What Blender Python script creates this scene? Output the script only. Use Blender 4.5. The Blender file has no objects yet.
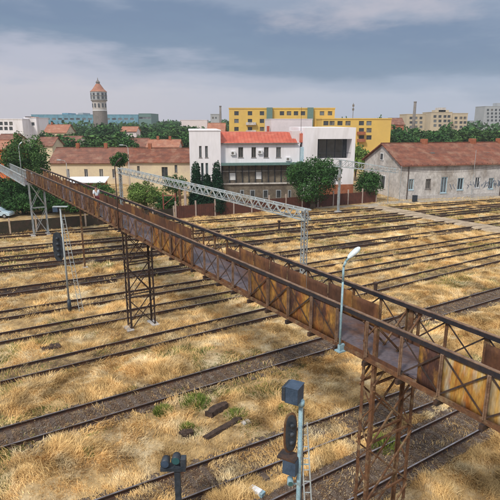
import bpy, math, random
import numpy as np
from mathutils import Vector

R = random.Random(7)
rng = np.random.default_rng(11)
scene = bpy.context.scene
col = scene.collection

# ------------------------------------------------------------------ camera
CAM_H = 13.4
PITCH = math.atan(128 / 500)
cam = bpy.data.cameras.new('camera')
cam.lens = 24; cam.sensor_width = 24; cam.sensor_height = 24
cam.clip_start = 0.1; cam.clip_end = 9000
cam_o = bpy.data.objects.new('camera', cam); col.objects.link(cam_o)
cam_o.location = (0, 0, CAM_H)
cam_o.rotation_euler = (math.pi / 2 - PITCH, 0, 0)
scene.camera = cam_o

# ------------------------------------------------------------------ sky, sun, exposure
SUN_EL, SUN_AZ = math.radians(48), math.radians(215)      # azimuth clockwise from +Y
world = bpy.data.worlds.new('World'); scene.world = world
world.use_nodes = True
wn, wl = world.node_tree.nodes, world.node_tree.links
wn.clear()
w_out = wn.new('ShaderNodeOutputWorld'); w_bg = wn.new('ShaderNodeBackground')
w_bg.inputs['Strength'].default_value = 0.1
sky = wn.new('ShaderNodeTexSky'); sky.sky_type = 'NISHITA'; sky.sun_disc = False
sky.sun_elevation = SUN_EL; sky.sun_rotation = SUN_AZ
tc = wn.new('ShaderNodeTexCoord')
sep = wn.new('ShaderNodeSeparateXYZ'); wl.new(tc.outputs['Generated'], sep.inputs[0])


def wmath(op, a, b=None, c=None):
    n = wn.new('ShaderNodeMath'); n.operation = op
    for i, v in enumerate((a, b, c)):
        if v is None: continue
        if isinstance(v, (int, float)): n.inputs[i].default_value = v
        else: wl.new(v, n.inputs[i])
    return n.outputs[0]


def wnoise(scale3, detail, rough, off=(0, 0, 0)):
    mp = wn.new('ShaderNodeMapping'); mp.inputs['Scale'].default_value = scale3
    mp.inputs['Location'].default_value = off
    wl.new(tc.outputs['Generated'], mp.inputs[0])
    n = wn.new('ShaderNodeTexNoise'); n.inputs['Scale'].default_value = 1
    n.inputs['Detail'].default_value = detail; n.inputs['Roughness'].default_value = rough
    wl.new(mp.outputs[0], n.inputs[0])
    return n.outputs['Fac']


def wramp(fac, stops):
    r = wn.new('ShaderNodeValToRGB'); wl.new(fac, r.inputs[0])
    e = r.color_ramp.elements
    while len(e) < len(stops): e.new(0.5)
    for el, (p, c) in zip(e, stops): el.position = p; el.color = (*c, 1)
    r.color_ramp.interpolation = 'EASE'
    return r.outputs[0]


n1 = wnoise((2.2, 2.2, 11), 6, .55, (3.1, 1.7, 0.4))
n2 = wnoise((7, 7, 30), 5, .6, (1.1, 5.7, 2.4))
f = wmath('ADD', sep.outputs['Z'], wmath('MULTIPLY', wmath('SUBTRACT', n1, .5), .17))
f = wmath('ADD', f, wmath('MULTIPLY', wmath('SUBTRACT', n2, .5), .06))
f = wmath('ADD', f, wmath('MULTIPLY', sep.outputs['X'], .05))
stops = lambda low, mid: [(0, low), (.07, low), (.16, mid), (.28, (.165, .235, .345)), (.36, (.150, .215, .33)),
                          (.46, (.25, .305, .41)), (.56, (.31, .35, .45)), (.70, (.36, .40, .49)), (1, (.85, .87, .92))]
fz = wmath('MULTIPLY', wmath('SUBTRACT', f, .02), 2.5)
left = wramp(fz, stops((.56, .53, .585), (.44, .45, .54)))
right = wramp(fz, stops((.43, .47, .58), (.31, .37, .49)))
mr = wn.new('ShaderNodeMapRange'); wl.new(sep.outputs['X'], mr.inputs[0])
mr.inputs['From Min'].default_value = -.3; mr.inputs['From Max'].default_value = .25
mixlr = wn.new('ShaderNodeMix'); mixlr.data_type = 'RGBA'
wl.new(mr.outputs[0], mixlr.inputs[0]); wl.new(left, mixlr.inputs[6]); wl.new(right, mixlr.inputs[7])
# a paler break in the cloud, upper right
n3 = wnoise((9, 9, 26), 6, .6, (4.1, 2.2, 7.4))
bx_ = wmath('MULTIPLY', wmath('SUBTRACT', sep.outputs['X'], .20), 5.0); bz_ = wmath('MULTIPLY', wmath('SUBTRACT', sep.outputs['Z'], .185), 26)
rr_ = wmath('ADD', wmath('MULTIPLY', bx_, bx_), wmath('MULTIPLY', bz_, bz_))
brk = wmath('ADD', wmath('SUBTRACT', 1.0, rr_), wmath('MULTIPLY', wmath('SUBTRACT', n3, .5), 3.2))
brm = wn.new('ShaderNodeMapRange'); wl.new(brk, brm.inputs[0]); brm.interpolation_type = 'SMOOTHSTEP'; brm.inputs['To Max'].default_value = .75
brm.inputs['From Min'].default_value = -.1; brm.inputs['From Max'].default_value = 1.5
mixb = wn.new('ShaderNodeMix'); mixb.data_type = 'RGBA'; wl.new(brm.outputs[0], mixb.inputs[0]); wl.new(mixlr.outputs[2], mixb.inputs[6]); mixb.inputs[7].default_value = (.50, .47, .52, 1)
scl = wn.new('ShaderNodeVectorMath'); scl.operation = 'SCALE'; scl.inputs['Scale'].default_value = 10
wl.new(mixb.outputs[2], scl.inputs[0])
mixs = wn.new('ShaderNodeMix'); mixs.data_type = 'RGBA'; mixs.inputs[0].default_value = .93
wl.new(sky.outputs[0], mixs.inputs[6]); wl.new(scl.outputs[0], mixs.inputs[7])
wl.new(mixs.outputs[2], w_bg.inputs[0]); wl.new(w_bg.outputs[0], w_out.inputs[0])

sl = bpy.data.lights.new('sun', 'SUN'); sl.energy = 2.7; sl.angle = math.radians(8); sl.color = (1, .93, .82)
sun = bpy.data.objects.new('sun', sl); col.objects.link(sun)
sdir = Vector((math.sin(SUN_AZ) * math.cos(SUN_EL), math.cos(SUN_AZ) * math.cos(SUN_EL), math.sin(SUN_EL)))
sun.rotation_euler = sdir.to_track_quat('Z', 'Y').to_euler()
sun.location = (0, -20, 60)
vs = scene.view_settings
vs.view_transform = 'Standard'; vs.look = 'None'; vs.exposure = 0.2; vs.gamma = 1; vs.use_curve_mapping = False

# ------------------------------------------------------------------ frames of reference
TH = math.atan2(.542, .840)
TS = Vector((math.cos(TH), math.sin(TH), 0)); TN = Vector((-TS.y, TS.x, 0)); UP = Vector((0, 0, 1))


def P(S, N, z=0.0):
    """yard coordinates: S metres along the tracks, N metres across them"""
    return TS * S + TN * N + UP * z


def ray(px, py):
    c, s = math.cos(PITCH), math.sin(PITCH); u, v = px - 250, py - 250
    return Vector((u, 500 * c - v * s, -500 * s - v * c))


def gp(px, py, z=0.0):
    d = ray(px, py); return Vector((0, 0, CAM_H)) + d * ((z - CAM_H) / d.z)


def at(px, py, Y):
    d = ray(px, py); return Vector((0, 0, CAM_H)) + d * (Y / d.y)


# ------------------------------------------------------------------ materials
def mat(name, c1, c2=None, scale=3.0, stretch=(1, 1, 1), rough=.85, c3=None, bump=0.0, metallic=0.0, detail=6, lo=.38, hi=.62,
        spec=.3, grain=.25, c3lo=.5, tint=False, s3=0.7, bscale=None):
    m = bpy.data.materials.new(name); m.use_nodes = True
    nt = m.node_tree; N, L = nt.nodes, nt.links
    b = N['Principled BSDF']
    b.inputs['Roughness'].default_value = rough; b.inputs['Metallic'].default_value = metallic
    b.inputs['Specular IOR Level'].default_value = spec
    b.inputs['Base Color'].default_value = (*c1, 1)
    if c2 is None and not bump: return m
    g = N.new('ShaderNodeNewGeometry'); mp = N.new('ShaderNodeMapping'); mp.inputs['Scale'].default_value = stretch
    L.new(g.outputs['Position'], mp.inputs[0])

    def noise(sc, dt=detail, off=0):
        n = N.new('ShaderNodeTexNoise'); n.noise_dimensions = '4D'; n.inputs['W'].default_value = off
        n.inputs['Scale'].default_value = sc; n.inputs['Detail'].default_value = dt
        n.inputs['Roughness'].default_value = .6
        L.new(mp.outputs[0], n.inputs['Vector']); return n.outputs['Fac']

    def step(fac, a, bb):
        r = N.new('ShaderNodeMapRange'); r.inputs['From Min'].default_value = a; r.inputs['From Max'].default_value = bb
        L.new(fac, r.inputs[0]); return r.outputs[0]

    def mix(fac, A, B):
        x = N.new('ShaderNodeMix'); x.data_type = 'RGBA'; L.new(fac, x.inputs[0])
        for i, v in ((6, A), (7, B)):
            if isinstance(v, tuple): x.inputs[i].default_value = (*v, 1)
            else: L.new(v, x.inputs[i])
        return x.outputs[2]
    if c2 is not None:
        out = mix(step(noise(scale), lo, hi), c1, c2)
        if c3 is not None: out = mix(step(noise(scale * s3, off=5), c3lo, c3lo + .18), out, c3)
        # fine grain
        hv = N.new('ShaderNodeHueSaturation'); L.new(out, hv.inputs['Color'])
        r = N.new('ShaderNodeMapRange'); r.inputs['To Min'].default_value = 1 - grain; r.inputs['To Max'].default_value = 1 + grain
        r.inputs['From Min'].default_value = .3; r.inputs['From Max'].default_value = .7
        if tint:
            a = N.new('ShaderNodeAttribute'); a.attribute_name = 'tint'
            r.inputs['From Min'].default_value = 0; r.inputs['From Max'].default_value = 1
            r.inputs['To Min'].default_value = .55; r.inputs['To Max'].default_value = 1.4
            L.new(a.outputs['Fac'], r.inputs[0])
        else:
            L.new(noise(scale * 7, 3, 9), r.inputs[0])
        L.new(r.outputs[0], hv.inputs['Value'])
        L.new(hv.outputs[0], b.inputs['Base Color'])
    if bump:
        bp = N.new('ShaderNodeBump'); bp.inputs['Strength'].default_value = bump; bp.inputs['Distance'].default_value = .05
        L.new(noise(bscale or scale * 5, 5, 3), bp.inputs['Height']); L.new(bp.outputs[0], b.inputs['Normal'])
    return m


def tile_mat(name, c1, c2, pitch=.35, c3=None):
    """roof tiles: courses made from world position, weathered with noise"""
    m = mat(name, c1, c2, scale=.8, bump=.0, c3=c3)
    nt = m.node_tree; N, L = nt.nodes, nt.links; b = N['Principled BSDF']
    g = N.new('ShaderNodeNewGeometry'); w = N.new('ShaderNodeTexWave'); w.bands_direction = 'Z'; w.inputs['Scale'].default_value = .314 / pitch
    L.new(g.outputs['Position'], w.inputs[0])
    bp = N.new('ShaderNodeBump'); bp.inputs['Strength'].default_value = .8; bp.inputs['Distance'].default_value = .06
    L.new(w.outputs['Fac'], bp.inputs['Height']); L.new(bp.outputs[0], b.inputs['Normal'])
    return m


M = {}
M['ground'] = mat('ground', (.42, .295, .145), (.16, .105, .055), scale=.9, c3=(.52, .43, .28), bump=.6, bscale=9, rough=1, spec=.05, lo=.42, hi=.66)
M['grass'] = mat('dry grass', (.74, .52, .235), (.50, .31, .12), scale=.9, c3=(.78, .66, .42), rough=.8, spec=.15, tint=True, lo=.4, hi=.65)
M['green'] = mat('green grass', (.09, .15, .025), (.20, .24, .05), scale=1.2, rough=.8, spec=.15, tint=True)
M['ballast'] = mat('ballast', (.17, .11, .072), (.08, .052, .037), scale=2.5, c3=(.27, .195, .12), bump=1, bscale=22, rough=1, spec=.1)
M['ballast_dark'] = mat('dark ballast', (.062, .042, .034), (.035, .026, .023), scale=2, c3=(.14, .10, .06), bump=1, bscale=16, rough=1, spec=.05)
M['ballast_old'] = mat('overgrown ballast', (.27, .19, .10), (.10, .07, .045), scale=1.6, c3=(.38, .28, .15), bump=1, bscale=16, rough=1, spec=.05)
M['stone'] = mat('stone', (.17, .125, .095), (.09, .062, .045), scale=6, c3=(.28, .24, .20), rough=.95)
M['path'] = mat('dirt path', (.42, .34, .25), (.30, .235, .165), scale=1.2, bump=.4, rough=1, spec=.05)
M['pave'] = mat('pavement', (.36, .32, .27), (.27, .24, .20), scale=.9, c3=(.40, .33, .21), bump=.2, rough=.95)
M['rail'] = mat('rail steel', (.045, .034, .032), (.10, .05, .03), scale=3, rough=.55, metallic=.3)
M['railtop'] = mat('rail head', (.30, .29, .31), (.20, .16, .14), scale=2, rough=.4, metallic=.8)
M['sleeper'] = mat('sleeper', (.075, .052, .042), (.13, .10, .08), scale=4, bump=.5, rough=.95)
M['rust'] = mat('rusty steel', (.085, .045, .028), (.16, .075, .035), scale=5, c3=(.23, .17, .10), rough=.85, bump=.2)
M['rust_dark'] = mat('dark rusty steel', (.030, .026, .028), (.075, .042, .028), scale=5, rough=.75)
M['rust_plate'] = mat('flaking ochre plate', (.34, .19, .04), (.22, .075, .02), scale=2.4, stretch=(1.4, 1.4, .5), c3=(.062, .030, .024), s3=.9, c3lo=.41, grain=.4, bump=.25, rough=.8)
M['pale_plate'] = mat('pale streaked plate', (.44, .42, .33), (.46, .27, .06), scale=2.2, stretch=(2.0, 2.0, .3), c3=(.33, .38, .39), bump=.2, rough=.75)
M['cream_plate'] = mat('rust streaked ochre plate', (.46, .31, .08), (.30, .11, .02), scale=2.0, stretch=(1.8, 1.8, .35), c3=(.42, .41, .34), s3=.9, grain=.35, bump=.2, rough=.75)
M['purple_plate'] = mat('faded violet grey plate', (.105, .088, .115), (.155, .13, .155), scale=1.6, c3=(.17, .085, .045), bump=.15, rough=.7)
M['brown_plate'] = mat('brown rust plate', (.125, .055, .03), (.07, .036, .024), scale=1.5, stretch=(1, 1, .5), c3=(.26, .125, .035), bump=.25, rough=.85)
M['chord'] = mat('chord', (.14, .08, .05), (.24, .16, .11), scale=3, c3=(.06, .035, .03), rough=.75)
M['chord_dark'] = mat('blackened chord steel', (.014, .018, .028), (.035, .027, .028), scale=3, rough=.6)
M['deckm'] = mat('deck', (.080, .066, .082), (.12, .10, .108), scale=1.6, c3=(.13, .065, .04), bump=.15, rough=.5)
M['grey_steel'] = mat('grey steel', (.36, .40, .42), (.27, .31, .34), scale=2, c3=(.24, .17, .11), rough=.6, metallic=.1)
M['pale_steel'] = mat('pale galvanised steel', (.40, .45, .47), (.30, .35, .38), scale=3, c3=(.30, .24, .17), rough=.55)
M['bluepost'] = mat('blue grey paint', (.20, .33, .40), (.28, .42, .48), scale=6, c3=(.16, .17, .17), rough=.55)
M['lamp'] = mat('lamp housing', (.62, .70, .73), (.5, .58, .62), scale=8, rough=.4)
M['black'] = mat('black paint', (.022, .03, .04), (.045, .055, .07), scale=5, rough=.5)
M['navy'] = mat('blue black enamel', (.03, .055, .095), (.05, .08, .13), scale=5, rough=.45)
M['glass'] = mat('window glass', (.03, .035, .04), (.06, .07, .08), scale=.8, rough=.15, spec=.6)
M['glass_pale'] = mat('reflecting glass', (.10, .115, .13), (.16, .18, .20), scale=.6, rough=.12, spec=.7)
M['curtain'] = mat('curtained glass', (.20, .19, .17), (.07, .07, .07), scale=1.3, stretch=(2, 2, .4), rough=.3)
M['lens'] = mat('lamp lens', (.03, .10, .11), rough=.12, spec=.8)
M['white_wall'] = mat('white render', (.78, .76, .80), (.76, .74, .77), scale=.35, stretch=(1.5, 1.5, .3), c3=(.60, .575, .58), grain=.05, rough=.9)
M['white2'] = mat('pinkish white render', (.66, .60, .61), (.60, .55, .56), scale=.3, grain=.05, rough=.9)
M['glazing_panel'] = mat('mottled brown glazing', (.17, .14, .11), (.10, .085, .07), scale=.8, c3=(.24, .21, .16), rough=.5)  # mottled brown base colour for the glazed lower floor
M['red_roof'] = mat('red sheet roof', (.50, .115, .07), (.38, .085, .055), scale=.9, c3=(.50, .17, .11), grain=.05, rough=.65)
M['tiles'] = tile_mat('old red tiles', (.215, .078, .047), (.13, .052, .036), .5, (.25, .14, .095))
M['tiles2'] = tile_mat('pinkish tiles', (.22, .095, .065), (.14, .066, .05), .4, (.27, .155, .11))
M['tiles3'] = tile_mat('orange tiles', (.36, .155, .095), (.28, .12, .08), .4, (.38, .22, .15))
M['old_wall'] = mat('stained grey render', (.58, .56, .54), (.45, .43, .42), scale=.5, stretch=(1, 1, .6), c3=(.27, .235, .20), bump=.2, rough=.95)
M['cream'] = mat('cream render', (.66, .57, .40), (.60, .51, .37), scale=.4, c3=(.52, .43, .36), grain=.05, rough=.95)
M['yellow'] = mat('yellow render', (.64, .44, .11), (.58, .40, .12), scale=.15, grain=.05, rough=.9)
M['beige'] = mat('beige render', (.47, .40, .29), (.40, .35, .27), scale=.1, grain=.05, rough=.9)
M['grey_wall'] = mat('grey render', (.36, .38, .40), (.31, .33, .35), scale=.1, grain=.05, rough=.9)
M['blue_wall'] = mat('blue cladding', (.11, .26, .36), (.15, .31, .40), scale=.05, rough=.7)
M['dark_band'] = mat('dark stone', (.20, .18, .17), (.15, .14, .13), scale=.3, rough=.9)
M['trim'] = mat('white trim', (.70, .72, .74), (.62, .64, .67), scale=2, rough=.7)
M['blue_trim'] = mat('pale blue paint', (.34, .50, .60), (.44, .56, .62), scale=2, rough=.7)
M['green_trim'] = mat('green grey metal', (.10, .19, .18), (.14, .22, .21), scale=2, rough=.6)
M['brick'] = mat('orange brick', (.34, .12, .06), (.27, .095, .05), scale=1.5, c3=(.36, .17, .11), bump=.2, rough=.95)
M['fencem'] = mat('brown fence panel', (.13, .05, .035), (.09, .04, .03), scale=1.5, rough=.9)
M['leaf_fence'] = mat('dark green brown fence', (.035, .035, .022), (.06, .04, .03), scale=1.5, rough=.9)
M['postm'] = mat('concrete post', (.47, .37, .32), (.38, .31, .27), scale=3, rough=.95)
M['concrete'] = mat('concrete', (.48, .46, .45), (.38, .36, .35), scale=3, bump=.2, rough=.95)
M['wood'] = mat('rotten timber', (.038, .026, .022), (.08, .052, .040), scale=6, stretch=(1, 1, 1), bump=.7, rough=.95)
M['bark'] = mat('bark', (.10, .075, .055), (.16, .12, .09), scale=5, bump=.5, rough=1)
M['leaf_dark'] = mat('dark leaves', (.022, .070, .018), (.045, .115, .026), scale=.9, rough=.7, tint=True, spec=.2)
M['leaf_mid'] = mat('mid green leaves', (.04, .10, .025), (.075, .15, .035), scale=.9, rough=.7, tint=True, spec=.2)
M['leaf_light'] = mat('light green leaves', (.085, .155, .03), (.13, .20, .045), scale=.9, rough=.7, tint=True, spec=.2)
M['conifer'] = mat('conifer leaves', (.012, .040, .022), (.022, .06, .03), scale=1.5, rough=.8, tint=True, spec=.1)
M['skin'] = mat('skin', (.42, .24, .17), (.46, .27, .19), scale=8, rough=.6)
M['shirt'] = mat('white shirt', (.62, .68, .74), (.72, .76, .80), scale=6, rough=.9)
M['trousers'] = mat('dark red trousers', (.16, .035, .04), (.12, .03, .035), scale=6, rough=.9)
M['hair'] = mat('dark hair', (.03, .02, .015), (.05, .03, .02), scale=20, rough=.8)
M['carpaint'] = mat('pale blue car paint', (.42, .56, .66), (.46, .60, .70), scale=1, rough=.3, spec=.6)
M['tyre'] = mat('tyre', (.02, .02, .02), (.03, .03, .03), scale=5, rough=.9)
M['ink'] = mat('graffiti paint', (.23, .26, .31), (.14, .17, .22), scale=2, rough=.7)
M['signal_red'] = mat('faded red board', (.32, .09, .07), (.25, .10, .08), scale=3, rough=.7)


# ------------------------------------------------------------------ mesh builder
class MB:
    def __init__(s): s.v = []; s.f = []

    def add(s, vs, fs):
        n = len(s.v); s.v += [tuple(v) for v in vs]; s.f += [tuple(i + n for i in f_) for f_ in fs]; return s

    def hexa(s, p):      # p: 8 corners, bottom ring then top ring
        return s.add(p, [(3, 2, 1, 0), (4, 5, 6, 7), (0, 1, 5, 4), (1, 2, 6, 5), (2, 3, 7, 6), (3, 0, 4, 7)])

    def obox(s, O, A, B, C):   # origin corner and three edge vectors
        O = Vector(O); return s.hexa([O, O + A, O + A + B, O + B, O + C, O + A + C, O + A + B + C, O + B + C])

    def beam(s, p, q, w, h, up=UP):
        p, q = Vector(p), Vector(q); d = (q - p).normalized()
        side = d.cross(up)
        if side.length < 1e-3: side = d.cross(Vector((TS.x, TS.y, 0)))
        side.normalize(); u = side.cross(d).normalized()
        return s.obox(p - side * w / 2 - u * h / 2, side * w, u * h, q - p)

    def angle(s, p, q, w, t, a, b):   # L section along p-q with legs along unit a and b
        p, q = Vector(p), Vector(q)
        s.obox(p, a * w, b * t, q - p)
        return s.obox(p + b * t, a * t, b * (w - t), q - p)

    def tube(s, p, q, r0, r1=None, n=10, caps=True):
        p, q = Vector(p), Vector(q); r1 = r0 if r1 is None else r1
        d = (q - p).normalized(); a = d.orthogonal().normalized(); b = d.cross(a)
        ring = lambda c, r: [c + a * (r * math.cos(2 * math.pi * i / n)) + b * (r * math.sin(2 * math.pi * i / n)) for i in range(n)]
        fs = [(i, (i + 1) % n, n + (i + 1) % n, n + i) for i in range(n)]
        if caps: fs += [tuple(range(n - 1, -1, -1)), tuple(range(n, 2 * n))]
        return s.add(ring(p, r0) + ring(q, r1), fs)

    def path(s, pts, r, n=8):
        for i in range(len(pts) - 1):
            rr = r if not isinstance(r, (list, tuple)) else r[i]
            r2 = r if not isinstance(r, (list, tuple)) else r[i + 1]
            s.tube(pts[i], pts[i + 1], rr, r2, n)
        return s

    def lathe(s, O, prof, n=24):
        O = Vector(O); vs = []; fs = []
        for r, z in prof: vs += [O + Vector((r * math.cos(2 * math.pi * i / n), r * math.sin(2 * math.pi * i / n), z)) for i in range(n)]
        for k in range(len(prof) - 1):
            fs += [(k * n + i, k * n + (i + 1) % n, (k + 1) * n + (i + 1) % n, (k + 1) * n + i) for i in range(n)]
        fs += [tuple(range(n - 1, -1, -1)), tuple(range((len(prof) - 1) * n, len(prof) * n))]
        return s.add(vs, fs)

    def build(s, name, m, parent=None, smooth=False, bevel=0):
        me = bpy.data.meshes.new(name)
        off = Vector((0, 0, 0))
        q = parent
        while q is not None: off += q.location; q = q.parent
        me.from_pydata([tuple(Vector(v) - off) for v in s.v], [], s.f)
        me.materials.append(m)
        if smooth: me.polygons.foreach_set('use_smooth', [True] * len(me.polygons))
        me.update()
        o = bpy.data.objects.new(name, me); col.objects.link(o)
        if parent is not None: o.parent = parent
        if bevel:
            md = o.modifiers.new('bevel', 'BEVEL'); md.width = bevel; md.segments = 2; md.limit_method = 'ANGLE'
        return o


def tag(o, label=None, cat=None, group=None, kind=None):
    if label: o['label'] = label
    if cat: o['category'] = cat
    if group: o['group'] = group
    if kind: o['kind'] = kind
    return o


def thing(name, label, cat, loc=(0, 0, 0), group=None):
    o = bpy.data.objects.new(name, None); o.empty_display_size = .3
    col.objects.link(o); o.location = Vector(loc)
    return tag(o, label, cat, group)


def solo(name, mb, m, loc, **kw):
    """a thing made of one mesh with its origin at loc"""
    loc = Vector(loc)
    mb.v = [tuple(Vector(v) - loc) for v in mb.v]
    o = mb.build(name, m, None, kw.pop('smooth', False)); o.location = loc
    return o


def np_mesh(name, verts, tris, m, tint=None, parent=None):
    me = bpy.data.meshes.new(name)
    nv, nt = len(verts), len(tris)
    me.vertices.add(nv); me.vertices.foreach_set('co', verts.astype(np.float32).ravel())
    k = tris.shape[1]
    me.loops.add(nt * k); me.loops.foreach_set('vertex_index', tris.astype(np.int32).ravel())
    me.polygons.add(nt); me.polygons.foreach_set('loop_start', np.arange(0, nt * k, k, dtype=np.int32))
    me.polygons.foreach_set('loop_total', np.full(nt, k, dtype=np.int32))
    if tint is not None:
        a = me.attributes.new('tint', 'FLOAT', 'POINT'); a.data.foreach_set('value', tint.astype(np.float32))
    me.materials.append(m); me.update(calc_edges=True)
    o = bpy.data.objects.new(name, me); col.objects.link(o)
    if parent is not None: o.parent = parent
    return o


_lat = rng.random((256, 256))


def vnoise(x, y, sc=1.0, off=0):
    x = np.asarray(x) * sc + off * 17.3 + 1000; y = np.asarray(y) * sc + off * 5.1 + 1000
    xi, yi = np.floor(x).astype(int), np.floor(y).astype(int); fx, fy = x - xi, y - yi
    fx = fx * fx * (3 - 2 * fx); fy = fy * fy * (3 - 2 * fy)
    g = lambda i, j: _lat[i % 256, j % 256]
    return (g(xi, yi) * (1 - fx) + g(xi + 1, yi) * fx) * (1 - fy) + (g(xi, yi + 1) * (1 - fx) + g(xi + 1, yi + 1) * fx) * fy


# ------------------------------------------------------------------ the tracks (N = n0 + m*S)
TRACKS = [(11.6, 0, 'gravel'), (15.25, -.055, 'half'), (21.75, -.02, 'gravel'), (27.8, -.012, 'grass'), (33.3, -.055, 'grass'),
          (37.6, -.078, 'grass'), (43.2, -.10, 'dark'), (50.8, -.155, 'dark'), (54.4, -.135, 'dark'), (59, -.16, 'half'), (66.6, -.205, 'grass')]


def track_dist(S, N):
    """signed nearest track distance and index"""
    best = np.full(np.shape(S), 1e9); idx = np.zeros(np.shape(S), int)
    for i, (n0, m_, k) in enumerate(TRACKS):
        d = np.abs(N - (n0 + m_ * S)); w = d < best
        best = np.where(w, d, best); idx = np.where(w, i, idx)
    return best, idx


def fence_N(S): return 67.16 - .258 * (S - 34.3)


def height(S, N):
    d, _ = track_dist(S, N)
    k = np.clip((d - 1.3) / .9, 0, 1)
    h = .10 * vnoise(S, N, .9, 1) + .16 * vnoise(S, N, .33, 2) + .04 * vnoise(S, N, 3, 3) - .05
    pth = np.clip((np.abs(S - 60.6) - 1.3) / .8, 0, 1)
    yard = np.clip((fence_N(S) - 1.5 - N) / 2, 0, 1)
    out = np.clip((N + 60) / 20, 0, 1) * np.clip((160 - S) / 20, 0, 1) * np.clip((S + 70) / 20, 0, 1)
    return h * k * pth * yard * out


def axis(a, b, st, far):
    mid = list(np.arange(a, b, st)); g = []; x, d = b, st
    while x < far: g.append(x); d *= 1.35; x += d
    g.append(far); lo = []; x, d = a, st
    while x > -far: d *= 1.35; x -= d; lo.append(x)
    return np.array(lo[::-1] + mid + g)


sx, ny = axis(-25, 100, .33, 4000), axis(-5, 72, .33, 4000)
GS, GN = np.meshgrid(sx, ny)
GZ = height(GS, GN)
vx = GS * TS.x + GN * TN.x; vy = GS * TS.y + GN * TN.y
V = np.stack([vx.ravel(), vy.ravel(), GZ.ravel()], 1)
W = len(sx); i0 = (np.arange(len(ny) - 1)[:, None] * W + np.arange(W - 1)[None]).ravel()
g = np_mesh('ground', V, np.stack([i0, i0 + 1, i0 + W + 1, i0 + W], 1), M['ground'])
g.data.polygons.foreach_set('use_smooth', np.ones(len(g.data.polygons), bool))
tag(g, kind='structure')


def strip(name, pts_l, pts_r, z, m):
    n = len(pts_l); vs = [Vector((p.x, p.y, z)) for p in pts_l] + [Vector((p.x, p.y, z)) for p in pts_r]
    o = MB().add(vs, [(i, i + 1, n + i + 1, n + i) for i in range(n - 1)]).build(name, m); return tag(o, kind='structure')


# dirt path that crosses the tracks, and the paved strip in front of the old building
npts = np.arange(30.5, 57, 1.0)
pm = MB(); el = [P(59.1 + .35 * math.sin(n_ * .5), n_) for n_ in npts]; er = [P(61.6 + .3 * math.sin(n_ * .37 + 1), n_) for n_ in npts]
np_ = len(npts); zz_ = .205
pm.add([v - TS * .5 + UP * -.02 for v in el] + [v + UP * zz_ for v in el] + [v + UP * zz_ for v in er] + [v + TS * .5 + UP * -.02 for v in er],
       [(q * np_ + i_, (q + 1) * np_ + i_, (q + 1) * np_ + i_ + 1, q * np_ + i_ + 1) for q in range(3) for i_ in range(np_ - 1)])
tag(pm.build('path', M['path']), kind='structure')
sp = np.arange(30, 130, 4.0)
strip('pavement', [P(s, fence_N(s) - 3.2) for s in sp], [P(s, fence_N(s) + (1.0 if s > 63 else -.9)) for s in sp], .016, M['pave'])


# ---- rails, sleepers, ballast
def rail_mesh(a, b, w):
    mb = MB(); d = (b - a).normalized(); sd = d.cross(UP)
    prof = [(-.075, 0), (.075, 0), (.075, .015), (.012, .035), (.012, .125), (.037, .135), (.037, .172), (-.037, .172), (-.037, .135), (-.012, .125), (-.012, .035), (-.075, .015)]
    n = len(prof); vs = [a + sd * x * w + UP * z for x, z in prof] + [b + sd * x * w + UP * z for x, z in prof]
    mb.add(vs, [(i, n + i, n + (i + 1) % n, (i + 1) % n) for i in range(n)] + [tuple(range(n)), tuple(range(2 * n - 1, n - 1, -1))])
    return mb


def stones(track, s0, s1, dens, parent):
    n0, m_, _ = TRACKS[track]; cnt = int((s1 - s0) * 2.6 * dens)
    S = rng.uniform(s0, s1, cnt); off = rng.uniform(-1.3, 1.3, cnt); N = n0 + m_ * S + off
    r = rng.uniform(.018, .045, cnt); base = np.array([(1, 0, 0), (0, 1, 0), (-1, 0, 0), (0, -1, 0), (0, 0, 1), (0, 0, -1)], float)
    fc = np.array([(0, 1, 4), (1, 2, 4), (2, 3, 4), (3, 0, 4), (1, 0, 5), (2, 1, 5), (3, 2, 5), (0, 3, 5)])
    c = np.stack([S * TS.x + N * TN.x, S * TS.y + N * TN.y, .062 - .035 * np.abs(off) + r * .4], 1)
    ang = rng.uniform(0, 6.28, cnt); ca, sa = np.cos(ang), np.sin(ang)
    b = base[None] * r[:, None, None] * rng.uniform(.6, 1.3, (cnt, 6, 3))
    x = b[..., 0] * ca[:, None] - b[..., 1] * sa[:, None]; y = b[..., 0] * sa[:, None] + b[..., 1] * ca[:, None]
    v = np.stack([x, y, b[..., 2]], 2) + c[:, None]
    v -= np.array(parent.location)[None, None]
    o = np_mesh('gravel', v.reshape(-1, 3), (fc[None] + (np.arange(cnt) * 6)[:, None, None]).reshape(-1, 3), M['stone'], parent=parent)
    o['kind'] = 'stuff'; return o


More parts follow.
